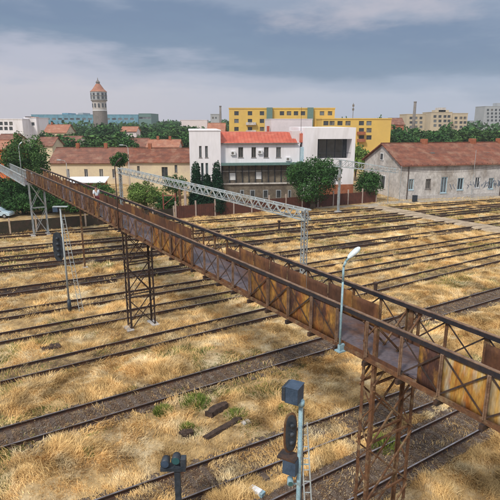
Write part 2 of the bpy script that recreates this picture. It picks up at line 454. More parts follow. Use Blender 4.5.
TL = ['gravel bedded track passing under the near lattice tower, closest to the camera',
      'grass edged track just behind the foreground signal, second from the camera',
      'brown gravel track with clean bed, third from the camera, beyond the timbers',
      'half overgrown track that the second lattice tower stands behind, fourth from the camera',
      'overgrown track passing right behind the second lattice tower, fifth from the camera',
      'overgrown track at the foot of the grey ladder signal, sixth from the camera',
      'dark bedded track just beyond the grey ladder signal, seventh from the camera',
      'dark double looking track in mid yard, eighth from the camera',
      'dark track just in front of the grey pier of the footbridge, ninth from the camera',
      'track beside the foot of the grey bridge pier, tenth from the camera',
      'overgrown track nearest to the fence and the buildings']
for i, (n0, m_, kind) in enumerate(TRACKS):
    t = thing('railway_track', TL[i], 'railway track', P(0, n0), 'railway tracks across the yard')
    s0, s1 = -40, 150
    c = lambda s, o=0.0, z=0.0: P(s, n0 + m_ * s + o, z)
    # ballast bed with an uneven edge
    ss = np.arange(s0, s1, .5); hw = {'gravel': 1.35 if i == 0 else 1.0, 'half': .9, 'grass': .8, 'dark': 1.0}[kind]
    vs = []; fs = []
    for j, s in enumerate(ss):
        e1 = hw * (.8 + .45 * float(vnoise(s, i * 9, .8, 5))); e2 = hw * (.8 + .45 * float(vnoise(s, i * 9, .7, 6)))
        vs += [c(s, -e1, .012), c(s, -.7, .05), c(s, .7, .05), c(s, e2, .012)]
        if j: k = (j - 1) * 4; fs += [(k + q, k + q + 4, k + q + 5, k + q + 1) for q in range(3)]
    MB().add(vs, fs).build('ballast', {'gravel': M['ballast'], 'half': M['ballast'], 'grass': M['ballast_old'], 'dark': M['ballast_dark']}[kind], t)['kind'] = 'stuff'
    for sd in (-.75, .75):
        r_ = rail_mesh(c(s0, sd, .05), c(s1, sd, .05), 1.0).build('rail', M['rail'], t)
        MB().obox(c(s0, sd - .03, .2235), c(s1, 0) - c(s0, 0), TN * .06, UP * .003).build('rail_head', M['railtop'], r_)
    if i < 3:
        k0, k1 = [(-2, 34), (-3, 40), (-6, 42), (-8, 45)][i]
        s = k0
        while s < k1:
            a = c(s + R.uniform(-.03, .03), -1.2 + R.uniform(-.04, .04), .0)
            MB().obox(a, TS * .24, TN * 2.4, UP * (.052 + R.uniform(0, .012))).build('sleeper', M['sleeper'], t); s += .62
    if i == 0: stones(0, 0, 34, 330, t)
    if i == 1: stones(1, 0, 34, 150, t)
    if i == 2: stones(2, -4, 40, 150, t)


# ------------------------------------------------------------------ dry grass
def blades(S, N, hgt, wid, lean_amt, segs):
    n = len(S)
    x = S * TS.x + N * TN.x; y = S * TS.y + N * TN.y; z = height(S, N) - .02 + .06 * (track_dist(S, N)[0] < .9)
    a = 6.28 * vnoise(S, N, .45, 8) * 1.7 + rng.normal(0, .9, n)
    lean = lean_amt * (.35 + rng.random(n)) * hgt
    dx, dy = np.cos(a) * lean, np.sin(a) * lean
    wa = rng.uniform(0, 3.14, n); wx, wy = np.cos(wa) * wid / 2, np.sin(wa) * wid / 2
    base = np.stack([x, y, z], 1); wv = np.stack([wx, wy, np.zeros(n)], 1)
    tip = base + np.stack([dx, dy, hgt * rng.uniform(.75, 1.0, n)], 1)
    if segs == 2:
        mid = base + np.stack([dx * .3, dy * .3, hgt * .62], 1)
        v = np.stack([base - wv, base + wv, mid + wv * .8, mid - wv * .8, tip], 1)
        t = np.array([(0, 1, 2), (0, 2, 3), (3, 2, 4)])
    else:
        v = np.stack([base - wv, base + wv, tip], 1); t = np.array([(0, 1, 2)])
    k = v.shape[1]
    return v.reshape(-1, 3), (t[None] + (np.arange(n) * k)[:, None, None]).reshape(-1, 3), k


def visible(S, N, mg=20):
    x = S * TS.x + N * TN.x; y = S * TS.y + N * TN.y
    cp, sp_ = math.cos(PITCH), math.sin(PITCH)
    d = y * cp + CAM_H * sp_; up = y * sp_ - CAM_H * cp
    px = 250 + 500 * x / np.maximum(d, .1); py = 250 - 500 * up / np.maximum(d, .1)
    return (d > 2) & (px > -mg * 2) & (px < 500 + mg * 2) & (py < 500 + mg * 3.5)


def grass_zone(N0, N1, S0, S1, dens, hmul, wid, segs, green=False):
    cnt = int((N1 - N0) * (S1 - S0) * dens)
    S = rng.uniform(S0, S1, cnt); N = rng.uniform(N0, N1, cnt)
    d, idx = track_dist(S, N)
    kinds = np.array([{'gravel': 0, 'half': 1, 'grass': 2, 'dark': 3}[t[2]] for t in TRACKS])[idx]
    clump = vnoise(S, N, 1.4, 12); big = vnoise(S, N, .28, 14); fine = vnoise(S, N, 4.5, 15)
    p = np.clip((clump * .6 + big * .45 + fine * .35 - .32) * 2.2, .16, 1)
    edge = d + .45 * (vnoise(S, N, 1.1, 20) - .5)
    on = edge < np.array([1.25, .9, .85, .85, .82, .82, 1.0, 1.0, 1.0, .85, .82])[idx]
    pin = np.choose(kinds, [.05, .40, 1.6, .35]) * (.25 + 1.7 * (vnoise(S, N, .5, 25) > .5))
    p = np.where(on, pin, p)
    p = np.where(np.abs(d - .75) < .07, 0, p)
    p = np.where((np.abs(S - 60.6) < 2.0) & (N > 30), 0, p)
    p = np.where(N > fence_N(S) - 3.1, p * .12, p)
    gr = vnoise(S, N, .16, 30) * .6 + vnoise(S, N, .9, 31) * .4
    isg = (gr > .66) | (on & (gr > .56)) | ((np.abs(edge - 1.3) < .35) & (gr > .6))
    isg &= rng.random(cnt) < .6
    keep = (rng.random(cnt) < p) & visible(S, N) & (isg == green)
    S, N, clump, big, on, kk = S[keep], N[keep], clump[keep], big[keep], on[keep], kinds[keep]
    h = hmul * (.09 + .34 * clump ** 1.5 * (.5 + big)) * rng.uniform(.6, 1.2, len(S))
    h = np.where(on, h * .6, h)
    if green: h *= .65
    v, t, k = blades(S, N, h, wid * rng.uniform(.6, 1.4, len(S)), 1.0 if not green else .6, segs)
    tb = np.repeat(np.clip(rng.normal(.5, .2, len(S)) + 1.0 * (vnoise(S, N, 1.6, 40) - .5) + .5 * (vnoise(S, N, .4, 41) - .5), 0, 1), k)
    return v, t, tb


def merge(parts):
    vs, ts, tt, o = [], [], [], 0
    for v, t, tb in parts: vs.append(v); ts.append(t + o); tt.append(tb); o += len(v)
    return np.concatenate(vs), np.concatenate(ts), np.concatenate(tt)


ZONES = [(6.5, 17, -4, 30, 900, 1.0, .016, 2), (17, 26, -6, 42, 620, 1.0, .020, 2), (26, 36, -6, 60, 330, 1.0, .028, 1),
         (36, 50, -4, 80, 170, 1.0, .042, 1), (50, 68, -2, 110, 100, 1.0, .06, 1), (12, 50, 42, 110, 90, 1.0, .05, 1)]
v, t, tb = merge([grass_zone(*z) for z in ZONES])
tag(np_mesh('dry_grass', v, t, M['grass'], tb), kind='stuff')
v, t, tb = merge([grass_zone(*z, green=True) for z in ZONES])
tag(np_mesh('green_grass', v, t, M['green'], tb), kind='stuff')

# ------------------------------------------------------------------ footbridge
NS, FS, ZB, ZT = 10.05, 11.8, 6.75, 8.05
fb = thing('footbridge', 'long rusty truss footbridge crossing above all the tracks', 'footbridge', P(NS, 30))
NV, N1, PS = 0.65, 65.0, 1.238
N0 = NV - 8 * PS
nodes = [N0 + PS * k for k in range(int((N1 - N0) / PS) + 1)]
order = list(range(10, len(nodes))) + list(range(10))      # panels inside the picture first


def lattice(A, B, zb0, zt0):
    """sub-builders for one truss panel, A/B = N of its ends"""


for S_, side, sgn in ((NS, 'near', -1), (FS, 'far', 1)):
    up = MB(); up.obox(P(S_ - .06, N0, ZT - .13), TS * .12, TN * (N1 - N0), UP * .12)
    tc_ = up.build('top_chord', M['chord_dark'], fb)
    MB().obox(P(S_ - .05, N0, ZT - .008), TS * .10, TN * (N1 - N0), UP * .02).build('handrail', M['chord'], tc_)
    MB().obox(P(S_ - .07, N0, ZB - .06), TS * .14, TN * (N1 - N0), UP * .12).build('bottom_chord', M['rust'], fb)
MB().obox(P(NS + .09, N0, ZB + .065), TS * (FS - NS - .18), TN * (N1 - N0), UP * .06).build('deck', M['deckm'], fb)
posts = []
for k in order:
    n_ = nodes[k]
    for S_, sgn in ((NS, -1), (FS, 1)):
        posts.append((n_, S_, sgn))
far_posts, far_braces, rest_plates = MB(), MB(), MB()
cp_, cb_, cl_ = 0, 0, 0
for n_, S_, sgn in posts:
    # vertical post (angle iron outside the plates)
    big = abs(n_ - nodes[15]) < .01 or abs(n_ - nodes[13]) < .01
    w = .085 if not (big and sgn > 0) else .16
    mb = far_posts if cp_ >= 99 else MB()
    mb.obox(P(S_ + sgn * .065 - .02, n_ - w / 2, ZB + .061), TS * .04, TN * w, UP * (ZT - .131 - ZB - .061))
    mb.obox(P(S_ + sgn * .105 - .02, n_ - .012, ZB + .061), TS * .04, TN * .024, UP * (ZT - .131 - ZB - .061))
    if cp_ < 99 and sgn < 0 and n_ < 18:
        for q in range(9):
            for dn in (-.026, .026): mb.obox(P(S_ - .095, n_ + dn - .009, ZB + .13 + q * .125), TS * .011, TN * .018, UP * .018)
    if cp_ < 99:
        mb.build('post', M['chord'] if sgn < 0 else M['rust'], fb); cp_ += 1
if far_posts.v: far_posts.build('post', M['rust'], fb)['kind'] = 'stuff'


def plate_mat(k, n_, side):
    if side > 0:
        if 7.2 < n_ + PS / 2 < 10.7: return None
        r = vnoise(n_, 3, .23, 50)
        if 19.5 < n_ < 24: return None
        return M['brown_plate']
    if n_ < 5.5: return M['pale_plate']
    if n_ < 6.7: return M['cream_plate']
    if n_ + PS / 2 < 8.0: return M['rust_plate']
    if n_ + PS / 2 < 10.5: return None
    if n_ < 15.2: return M['rust_plate']
    if n_ < 19.7: return None
    if n_ < 24.2: return M['rust_plate']
    if n_ < 30.1: return None if k % 3 else M['purple_plate']
    return M[['brown_plate', 'rust_plate', 'brown_plate', 'brown_plate', 'purple_plate'][k % 5]] if k % 7 else None


for k in [q for q in order if q < len(nodes) - 1]:
    a, b = nodes[k], nodes[k + 1]
    for S_, sgn in ((NS, -1), (FS, 1)):
        m_ = plate_mat(k, a, sgn)
        if m_ is not None and k < 10:
            rest_plates.obox(P(S_ - .006, a + .015, ZB + .062), TS * .012, TN * (b - a - .03), UP * (ZT - ZB - .25))
        elif m_ is not None and cl_ < 99:
            top = .17 if sgn < 0 else .30 + .25 * R.random() * (R.random() < .4)
            pw, ph = (b - a - .03) * (.58 if sgn < 0 and 6.8 < a < 6.9 else 1), ZT - ZB - .062 - top
            G_ = 6 if a < 24 else 2; pm_ = MB(); off_ = {}      # slightly buckled sheet
            for iu in range(G_):
                for iv in range(G_):
                    ed = iu in (0, G_ - 1) or iv in (0, G_ - 1); off_[iu, iv] = 0 if ed else R.uniform(-.016, .016)
            cn = lambda iu, iv, t_: P(S_ + t_ + off_[iu, iv], a + .015 + pw * iu / (G_ - 1), ZB + .062 + ph * iv / (G_ - 1))
            fr_ = [cn(iu, iv, -.006) for iu in range(G_) for iv in range(G_)]; bk_ = [cn(iu, iv, .006) for iu in range(G_) for iv in range(G_)]; T_ = G_ * G_
            fs_ = [(iu * G_ + iv, iu * G_ + iv + 1, (iu + 1) * G_ + iv + 1, (iu + 1) * G_ + iv) for iu in range(G_ - 1) for iv in range(G_ - 1)]
            rim_ = [(i_, i_ + 1) for i_ in range(G_ - 1)] + [(G_ * i_ + G_ - 1, G_ * (i_ + 1) + G_ - 1) for i_ in range(G_ - 1)] + [(T_ - 1 - i_, T_ - 2 - i_) for i_ in range(G_ - 1)] + [(G_ * (i_ + 1), G_ * i_) for i_ in range(G_ - 1)]
            pm_.add(fr_ + bk_, fs_ + [tuple(T_ + q for q in f_[::-1]) for f_ in fs_] + [(x_, T_ + x_, T_ + y_, y_) for x_, y_ in rim_])
            pl = pm_.build('side_plate', m_, fb, G_ > 2); cl_ += 1
            if m_ is M['purple_plate']: pl['label'] = 'faded violet grey side plate'
            if m_ is M['pale_plate']: pl['label'] = 'pale streaked yellow side plate'
        if m_ is None and a < 31:
            MB().obox(P(S_ - .006, a + .015, ZB + .062), TS * .012, TN * (b - a - .03), UP * (.34 if sgn > 0 else .12)).build('kick_plate', M['brown_plate'], fb)
        if sgn < 0 and 7.6 < a < 9.9: continue
        mb = far_braces if cb_ >= 99 else MB()
        x = S_ + sgn * .045
        mb.obox(P(x - .006, a + .05, ZB + .10), TS * .012, UP * .06, P(0, b - a - .1, ZT - ZB - .30))
        if not (sgn < 0 and 7.6 < a < 11.4):
            mb.obox(P(x + sgn * .016 - .006, b - .05, ZB + .10), TS * .012, UP * .06, P(0, -(b - a - .1), ZT - ZB - .30))
        if cb_ < 99: mb.build('cross_brace', M['rust_dark'] if a < 20 else M['rust'], fb); cb_ += 1
rest_plates.build('side_plate', M['brown_plate'], fb)['kind'] = 'stuff'
if far_braces.v: far_braces.build('cross_brace', M['rust'], fb)['kind'] = 'stuff'
for n_ in nodes:   # floor beams poking out under the deck
    MB().obox(P(NS - .16, n_ - .05, ZB - .20), TS * (FS - NS + .32), TN * .10, UP * .135).build('floor_beam', M['rust_dark'], fb)


def tower(root, Nc, half, m, z1, sx0=NS, sx1=FS, panels=4, z0=0.0, flare=0.0, foot=True):
    tw = bpy.data.objects.new('tower', None); col.objects.link(tw); tw.parent = root
    base = P((sx0 + sx1) / 2, Nc, 0); tw.location = base - root.location
    legs = {}
    for i, S_ in enumerate((sx0, sx1)):
        for j, dn in enumerate((-half, half)):
            o = (-flare if i == 0 else flare)
            a, b = P(S_ + o, Nc + dn, z0), P(S_, Nc + dn, z1)
            mb = MB(); mb.angle(a, b, .11, .02, TS if i == 0 else -TS, TN if j == 0 else -TN)
            mb.build('leg', m, tw); legs[i, j] = (a, b)
    ip = lambda L_, f_: L_[0].lerp(L_[1], f_)
    H_ = panels
    for j in (0, 1):
        for k in range(H_):
            A, B = legs[0, j], legs[1, j]; f0, f1 = k / H_ + .01, (k + 1) / H_ - .01
            off = TN * (-.02 if j == 0 else .02)
            mb = MB(); mb.beam(ip(A, f0) + off, ip(B, f1) + off, .05, .05); mb.beam(ip(B, f0) + off * 2.2, ip(A, f1) + off * 2.2, .05, .05)
            mb.build('cross_brace', m, tw)
            if k: MB().beam(ip(A, f0) - off * 3, ip(B, f0) - off * 3, .05, .07).build('strut', m, tw)
    for i in (0, 1):
        n_l = H_ * 3
        mb = MB()
        for k in range(n_l):
            A, B = legs[i, k % 2], legs[i, (k + 1) % 2]
            mb.beam(ip(A, k / n_l), ip(B, (k + 1) / n_l), .035, .035)
        mb.build('lacing', m, tw)
    if foot:
        for i, S_ in enumerate((sx0, sx1)):
            MB().obox(P(S_ - .35, Nc - half - .3, -.05), TS * .5, TN * (2 * half + .4), UP * .22).build('footing', M['concrete'], tw)
    return tw


tower(fb, 9.25, .24, M['rust'], ZT - .14, panels=4, sx1=FS + .12)
tower(fb, 30.4, .35, M['rust_dark'], ZB - .06, panels=3)
tower(fb, 64.0, .35, M['grey_steel'], ZB - .06, panels=2)
# the tower that carries the span on this side (outside the picture)
tower(fb, -8.0, .25, M['rust'], ZB - .06, panels=4)

# grey weathered span beyond the third pier, a little lower
zt2, zb2 = 7.05, 5.85
for S_ in (NS - .1, FS - .3):
    MB().obox(P(S_ - .06, 65.6, zt2 - .1), TS * .12, TN * 26, UP * .1).build('top_chord', M['grey_steel'], fb)
    MB().obox(P(S_ - .06, 65.6, zb2), TS * .12, TN * 26, UP * .12).build('bottom_chord', M['grey_steel'], fb)
    mb = MB()
    for k in range(52):
        n_ = 65.6 + k * .5
        mb.beam(P(S_, n_, zb2 + .1), P(S_, n_ + .5, zt2 - .1), .03, .05); mb.beam(P(S_ + .035, n_ + .5, zb2 + .1), P(S_ + .035, n_, zt2 - .1), .03, .05)
    tag(mb.build('lattice_panel', M['grey_steel'], fb), label='pale grey lattice side panel')
MB().obox(P(NS, 65.6, zb2 + .125), TS * (FS - NS - .4), TN * 26, UP * .06).build('deck', M['deckm'], fb)
tower(fb, 90.5, .35, M['grey_steel'], zb2 - .01, panels=2)


# ---- lamps on the bridge
def bridge_lamp(N_, label, m, mh, h=3.0, S_=NS - .2):
    b = P(S_, N_, ZB - .1)
    t = thing('street_lamp', label, 'lamp', b, 'lamps bolted to the side of the footbridge')
    fl = MB().obox(b - TS * .1 - TN * .12, TS * .29, TN * .24, UP * .04); fl.obox(b - TS * .04 - TN * .05, TS * .2, TN * .1, UP * .22); fl.build('bracket', m, t)
    MB().tube(b + UP * .04, b + UP * (h - .75), .038, .032).build('pole', m, t, True)
    d = (TS * .7 - TN * .35).normalized()
    p0 = b + UP * (h - .78)
    MB().path([p0, p0 + UP * .45, p0 + UP * .62 + d * .06, p0 + UP * .78 + d * .2], .034).build('arm', m, t, True)
    q = p0 + UP * .72 + d * .12; ax = (d + UP * .9).normalized(); sd = ax.cross(TN).normalized(); s2 = ax.cross(sd)
    hd = MB(); vs = []
    prof = [(0, .045), (.06, .08), (.2, .10), (.34, .10), (.43, .065), (.46, .02)]
    n = 12
    for l, r in prof: vs += [q + ax * l + sd * (r * .7 * math.cos(2 * math.pi * i / n)) + s2 * (r * math.sin(2 * math.pi * i / n)) for i in range(n)]
    fs = [(k * n + i, k * n + (i + 1) % n, (k + 1) * n + (i + 1) % n, (k + 1) * n + i) for k in range(len(prof) - 1) for i in range(n)]
    fs += [tuple(range(n)), tuple(range(n * len(prof) - 1, n * (len(prof) - 1) - 1, -1))]
    hd.add(vs, fs).build('lamp_head', mh, t, True)
    return t


bridge_lamp(10.25, 'blue grey lamp with white head bolted to the near side of the rusty bridge', M['bluepost'], M['lamp'])
bridge_lamp(30.6, 'dark thin lamp pole rising above the second lattice tower of the bridge', M['rust_dark'], M['rust_dark'], 4.4)
bridge_lamp(66.5, 'small pale lamp where the rusty span meets the grey span', M['grey_steel'], M['lamp'], 4.2)

# ---- thin brown column beneath the bridge
b = P(11.5, 46.6); t = thing('support_column', 'thin brown steel column under the bridge between the second and third piers', 'column', b)
MB().beam(b + UP * .1, b + UP * 6.5, .14, .14).build('shaft', M['rust'], t)
MB().obox(b - TS * .25 - TN * .25, TS * .5, TN * .5, UP * .15).build('footing', M['concrete'], t)

# ------------------------------------------------------------------ catenary portal behind the bridge
S_ = 22.9
pt = thing('catenary_portal', 'long pale lattice gantry on a grey mast, spanning the tracks behind the bridge', 'gantry', P(S_, 28))


def lattice_mast(root, S_, N_, z1, w, m, n=None):
    for a in (-1, 1):
        for c in (-1, 1):
            MB().obox(P(S_ + a * w / 2 - .03, N_ + c * w / 2 - .03, 0), TS * .06, TN * .06, UP * z1).build('mast_leg', m, root)
    mb = MB(); n = n or int(z1 / w)
    for k in range(n):
        z0, z2 = k * z1 / n, (k + 1) * z1 / n; s = 1 if k % 2 else -1
        for c in (-1, 1):
            mb.beam(P(S_ - s * w / 2, N_ + c * w / 2, z0), P(S_ + s * w / 2, N_ + c * w / 2, z2), .035, .035)
            mb.beam(P(S_ + c * w / 2, N_ - s * w / 2, z0), P(S_ + c * w / 2, N_ + s * w / 2, z2), .035, .035)
    mb.build('lacing', m, root)
    MB().obox(P(S_ - w, N_ - w, -.05), TS * 2 * w, TN * 2 * w, UP * .3).build('footing', M['concrete'], root)


lattice_mast(pt, S_, 28.1, 7.2, .32, M['grey_steel'])
lattice_mast(pt, S_, 69.0, 7.2, .32, M['grey_steel'])
for dz in (6.45, 7.15):
    for ds in (-.3, .3):
        MB().obox(P(S_ + ds - .035, 27.8, dz), TS * .09, TN * 41.5, UP * .10).build('beam_chord', M['pale_steel'], pt)
mb = MB(); k = 27.85
while k < 68.5:
    for ds in (-.34, .34):
        mb.beam(P(S_ + ds, k, 6.5), P(S_ + ds, k + .65, 7.15), .03, .08); mb.beam(P(S_ + ds, k + .65, 7.15), P(S_ + ds, k + 1.3, 6.5), .03, .08)
    mb.beam(P(S_ - .3, k, 7.18), P(S_ + .3, k + .65, 7.18), .08, .04); mb.beam(P(S_ - .3, k, 6.48), P(S_ + .3, k + .65, 6.48), .03, .04)
    k += 1.3
tag(mb.build('beam_lacing', M['pale_steel'], pt))

# ---- mast with a cantilever arm in front of the old building
b = gp(338, 213); S_, N_ = b.dot(TS), b.dot(TN)
t = thing('catenary_mast', 'grey catenary mast with a tapering lattice arm, beside the round tree', 'mast', b)
MB().obox(b - TS * .14 - TN * .14, TS * .28, TN * .28, UP * 7.9).build('mast', M['grey_steel'], t)
MB().obox(b - TS * .4 - TN * .4, TS * .8, TN * .8, UP * .3).build('footing', M['concrete'], t)
A0, A1, Bq = P(S_, N_ + 1.0, 7.95), P(S_, N_ - 1.0, 7.9), 10.8
up_end, lo_end = P(S_, N_ - Bq, 7.35), P(S_, N_ - Bq, 7.0)
mb = MB()
for ds in (-.25, .25):
    mb.beam(P(S_ + ds, N_ + 1.2, 8.05), P(S_ + ds, N_ - Bq, 7.45), .07, .07); mb.beam(P(S_ + ds, N_ + 1.2, 6.95), P(S_ + ds, N_ - Bq, 6.95), .08, .08)
    for k in range(9):
        n0_, n1_ = N_ + 1.2 - k * 1.33, N_ + 1.2 - (k + 1) * 1.33
        zt_ = lambda n: 8.05 - (N_ + 1.2 - n) / 12 * .6
        mb.beam(P(S_ + ds, n0_, 6.97), P(S_ + ds, n1_, zt_(n1_)), .05, .05); mb.beam(P(S_ + ds, n1_, zt_(n1_)), P(S_ + ds, n1_, 6.97), .05, .05)
mb.build('lattice_arm', M['pale_steel'], t)


# ------------------------------------------------------------------ signals
def box_at(mb, c, ax, ay, az, sx_, sy_, sz_): return mb.obox(c - ax * sx_ / 2 - ay * sy_ / 2 - az * sz_ / 2, ax * sx_, ay * sy_, az * sz_)


def ladder(root, p0, p1, side, w, m, step=.33):
    mb = MB(); mb.beam(p0 - side * w / 2, p1 - side * w * .35, .035, .035); mb.beam(p0 + side * w / 2, p1 + side * w * .35, .035, .035)
    n = int((p1 - p0).length / step)
    for k in range(1, n):
        c = p0.lerp(p1, k / n); ww = w * (1 - .3 * k / n)
        mb.beam(c - side * ww / 2, c + side * ww / 2, .02, .02)
    return mb.build('ladder', m, root)


# foreground signal: heads face away along the tracks (-S)
hb = at(301, 403, 11.0); hb = P(hb.dot(TS), hb.dot(TN), 0)
t = thing('railway_signal', 'tall blue grey signal post with black lamp boxes and ladder in the foreground', 'signal', hb)
MB().tube(hb, hb + UP * 6.80, .065, .055, 12).build('post', M['bluepost'], t, True)
MB().obox(hb - TS * .3 - TN * .3, TS * .6, TN * .6, UP * .25).build('footing', M['concrete'], t)
X, Yv = Vector((1, 0, 0)), Vector((0, 1, 0))
fx = Vector((.88, -.47, 0)).normalized(); fy = Vector((-fx.y, fx.x, 0))    # fx: body direction, heads face -fy... seen from behind
hu = hb + UP * .64
hc = hu - X * .17 + UP * 6.33 - fy * .0
hd = MB(); box_at(hd, hc, fx, fy, UP, .34, .40, .42); head = hd.build('signal_head', M['navy'], t, bevel=.012)
v2 = MB(); box_at(v2, hc - fx * .20 + UP * .02, fx, fy, UP, .09, .44, .36); v2.build('hood', M['black'], head)
v3 = MB(); v3.obox(hc - fx * .17 - fy * .21 + UP * .212, fx * .35, fy * .42, UP * .015); v3.build('lid', M['navy'], head)
MB().tube(hu + UP * 5.98, hu + UP * 6.12, .09, .09, 12).build('collar', M['bluepost'], t, True)
# oval background board with hooded lamps
bc = hb - X * .12 + UP * 5.35 - fy * .02
ov = MB(); n = 28; rw, rh = .15, .44; nrm = fx
ring = [bc + fy * (rw * 1.25 * math.cos(2 * math.pi * i / n)) * 1.0 + UP * (rh * (abs(math.sin(2 * math.pi * i / n)) ** .75) * (1 if math.sin(2 * math.pi * i / n) > 0 else -1)) for i in range(n)]
fwd = (X * .45 - Yv * .9).normalized(); sidev = Vector((-fwd.y, fwd.x, 0))
bc = hu - X * .25 + UP * 5.24 + Yv * -.03


def oval(c, rw, rh, th, n=28):
    pts = []
    for i in range(n):
        a = 2 * math.pi * i / n; ca, sa = math.cos(a), math.sin(a)
        e = lambda q: math.copysign(abs(q) ** .7, q)
        pts.append((sidev * (rw * e(ca)) + UP * (rh * e(sa))))
    return MB().add([c + p - fwd * th / 2 for p in pts] + [c + p + fwd * th / 2 for p in pts],
                    [tuple(range(n)), tuple(range(2 * n - 1, n - 1, -1))] + [(i, n + i, n + (i + 1) % n, (i + 1) % n) for i in range(n)])


bd = oval(bc, .19, .56, .03).build('background_board', M['rust'], t)
oval(bc + fwd * .025, .145, .50, .03).build('board_face', M['black'], bd)
for dz in (-.24, 0, .24):
    MB().tube(bc + fwd * .04 + UP * dz, bc + fwd * .13 + UP * dz, .06, .06, 14).build('lamp_hood', M['black'], bd, True)
cb = hu - X * .20 + UP * 4.36
m1 = MB(); box_at(m1, cb - UP * .06, fx, fy, UP, .36, .34, .42); cabx = m1.build('junction_box', M['navy'], t, bevel=.01)
m1 = MB(); box_at(m1, cb + UP * .16 - fx * .08, fx, fy, UP, .50, .36, .05); m1.build('lid', M['rust_dark'], cabx)
m1 = MB(); m1.tube(hu - X * .22 + UP * 3.80 - Yv * .1, hu - X * .22 + UP * 3.80 + Yv * .12, .085, .07, 14)
lp = m1.build('small_lamp', M['bluepost'], t, True)
MB().tube(hu - X * .22 + UP * 3.80 - Yv * .115, hu - X * .22 + UP * 3.80 - Yv * .101, .06, .06, 14).build('lens', M['lens'], lp)
MB().beam(hu + UP * 3.72 - X * .3, hu + UP * 3.72 + X * .05, .03, .03).build('bracket', M['bluepost'], t)
MB().path([hu + UP * 5.9 + X * .075, hu + UP * 4.6 + X * .082 - Yv * .02, hu + UP * 3.0 + X * .075, hb + UP * .3 + X * .08], .012, 5).build('cable', M['black'], t)
ladder(t, hb + X * .52, hu + UP * 5.5 + X * .09, X, .22, M['pale_steel'])
MB().beam(hu + UP * 4.3, hu + UP * 4.3 + X * .24, .025, .025).build('ladder_stay', M['bluepost'], t)

# grey signal on the left with ladder
b = gp(70, 312); t = thing('railway_signal', 'slim grey signal mast with ladder and dark board, left of the second tower', 'signal', b)
MB().tube(b + UP * .9, b + UP * 7.7, .075, .055, 12).build('post', M['pale_steel'], t, True)
MB().tube(b, b + UP * .95, .14, .13, 12).build('post_foot', M['black'], t, True)
hb2 = b + UP * 7.65
m1 = MB(); box_at(m1, hb2 - X * .30 - UP * .1, X, Yv, UP, .34, .34, .32); hq = m1.build('signal_head', M['navy'], t, bevel=.01)
m1 = MB(); box_at(m1, hb2 + X * .02 + UP * .1, X, Yv, UP, 1.0, .3, .05); m1.build('cover', M['pale_steel'], t)
bc2 = b + UP * 4.9 - X * .40
fwd, sidev = Vector((.2, -.98, 0)).normalized(), Vector((.98, .2, 0)).normalized()
b2 = oval(bc2, .34, 1.05, .04).build('background_board', M['black'], t)
for dz in (-.6, -.2, .2, .6):
    MB().tube(bc2 - fwd * .02 + UP * dz, bc2 + fwd * .16 + UP * dz, .11, .11, 12).build('lamp_hood', M['black'], b2, True)
tp = b + X * .10
ladder(t, tp + X * .75, b + UP * 7.2 + X * .14, X, .30, M['pale_steel'])
MB().beam(b + UP * 3.5, b + UP * 3.5 + X * .4, .03, .03).build('ladder_stay', M['pale_steel'], t)

# low black twin lamp signal at the bottom of the picture
q = at(177, 462, 14.6); b = Vector((q.x, q.y, 0)); zq = q.z
t = thing('dwarf_signal', 'low black post with two round lamp housings at the bottom edge', 'signal', b)
MB().obox(b - X * .10 - Yv * .08, X * .20, Yv * .16, UP * (zq - .1)).build('post', M['black'], t, bevel=.01)
MB().obox(b - X * .55 - Yv * .16 + UP * (zq - .26), X * .85, Yv * .32, UP * .12).build('crossbar', M['black'], t)
for k, (dx, dz, yy) in enumerate(((-.38, .04, -.05), (-.02, .14, -.02))):
    c0 = b + X * dx + UP * (zq + dz) + Yv * yy
    hd = MB().tube(c0 + Yv * .18, c0 - Yv * .12, .14, .155, 18).build('lamp_housing', M['black'], t, True)
    MB().tube(c0 - Yv * .121, c0 - Yv * .135, .13, .13, 18).build('lens', M['lens'] if k else M['navy'], hd)
m1 = MB(); box_at(m1, b + X * .22 + UP * (zq + .02), X, Yv, UP, .18, .26, .34); m1.build('relay_box', M['black'], t, bevel=.01)
MB().obox(b - X * .25 - Yv * .25 - UP * .05, X * .5, Yv * .5, UP * .2).build('footing', M['concrete'], t)


# ------------------------------------------------------------------ trackside bits
def rough_block(name, label, cat, c, ax, L_, w, h, m, seed, wob=.03, group=None):
    r_ = random.Random(seed); n = 9; ay = UP.cross(ax).normalized(); vs = []; fs = []
    for k in range(n):
        tt = k / (n - 1) - .5
        for (u, w_) in ((-1, 0), (1, 0), (1.05, .5), (.85, 1), (0, 1.08), (-.85, 1), (-1.05, .5)):
            vs.append(c + ax * (tt * L_ + r_.uniform(-wob, wob)) + ay * (u * w / 2 + r_.uniform(-wob, wob)) + UP * (w_ * h + r_.uniform(-wob, wob) - .02))
    for k in range(n - 1):
        for i in range(7): fs.append((k * 7 + i, k * 7 + (i + 1) % 7, (k + 1) * 7 + (i + 1) % 7, (k + 1) * 7 + i))
    fs += [tuple(range(6, -1, -1)), tuple(range((n - 1) * 7, n * 7))]
    o = solo(name, MB().add(vs, fs), m, c); return tag(o, label, cat, group)


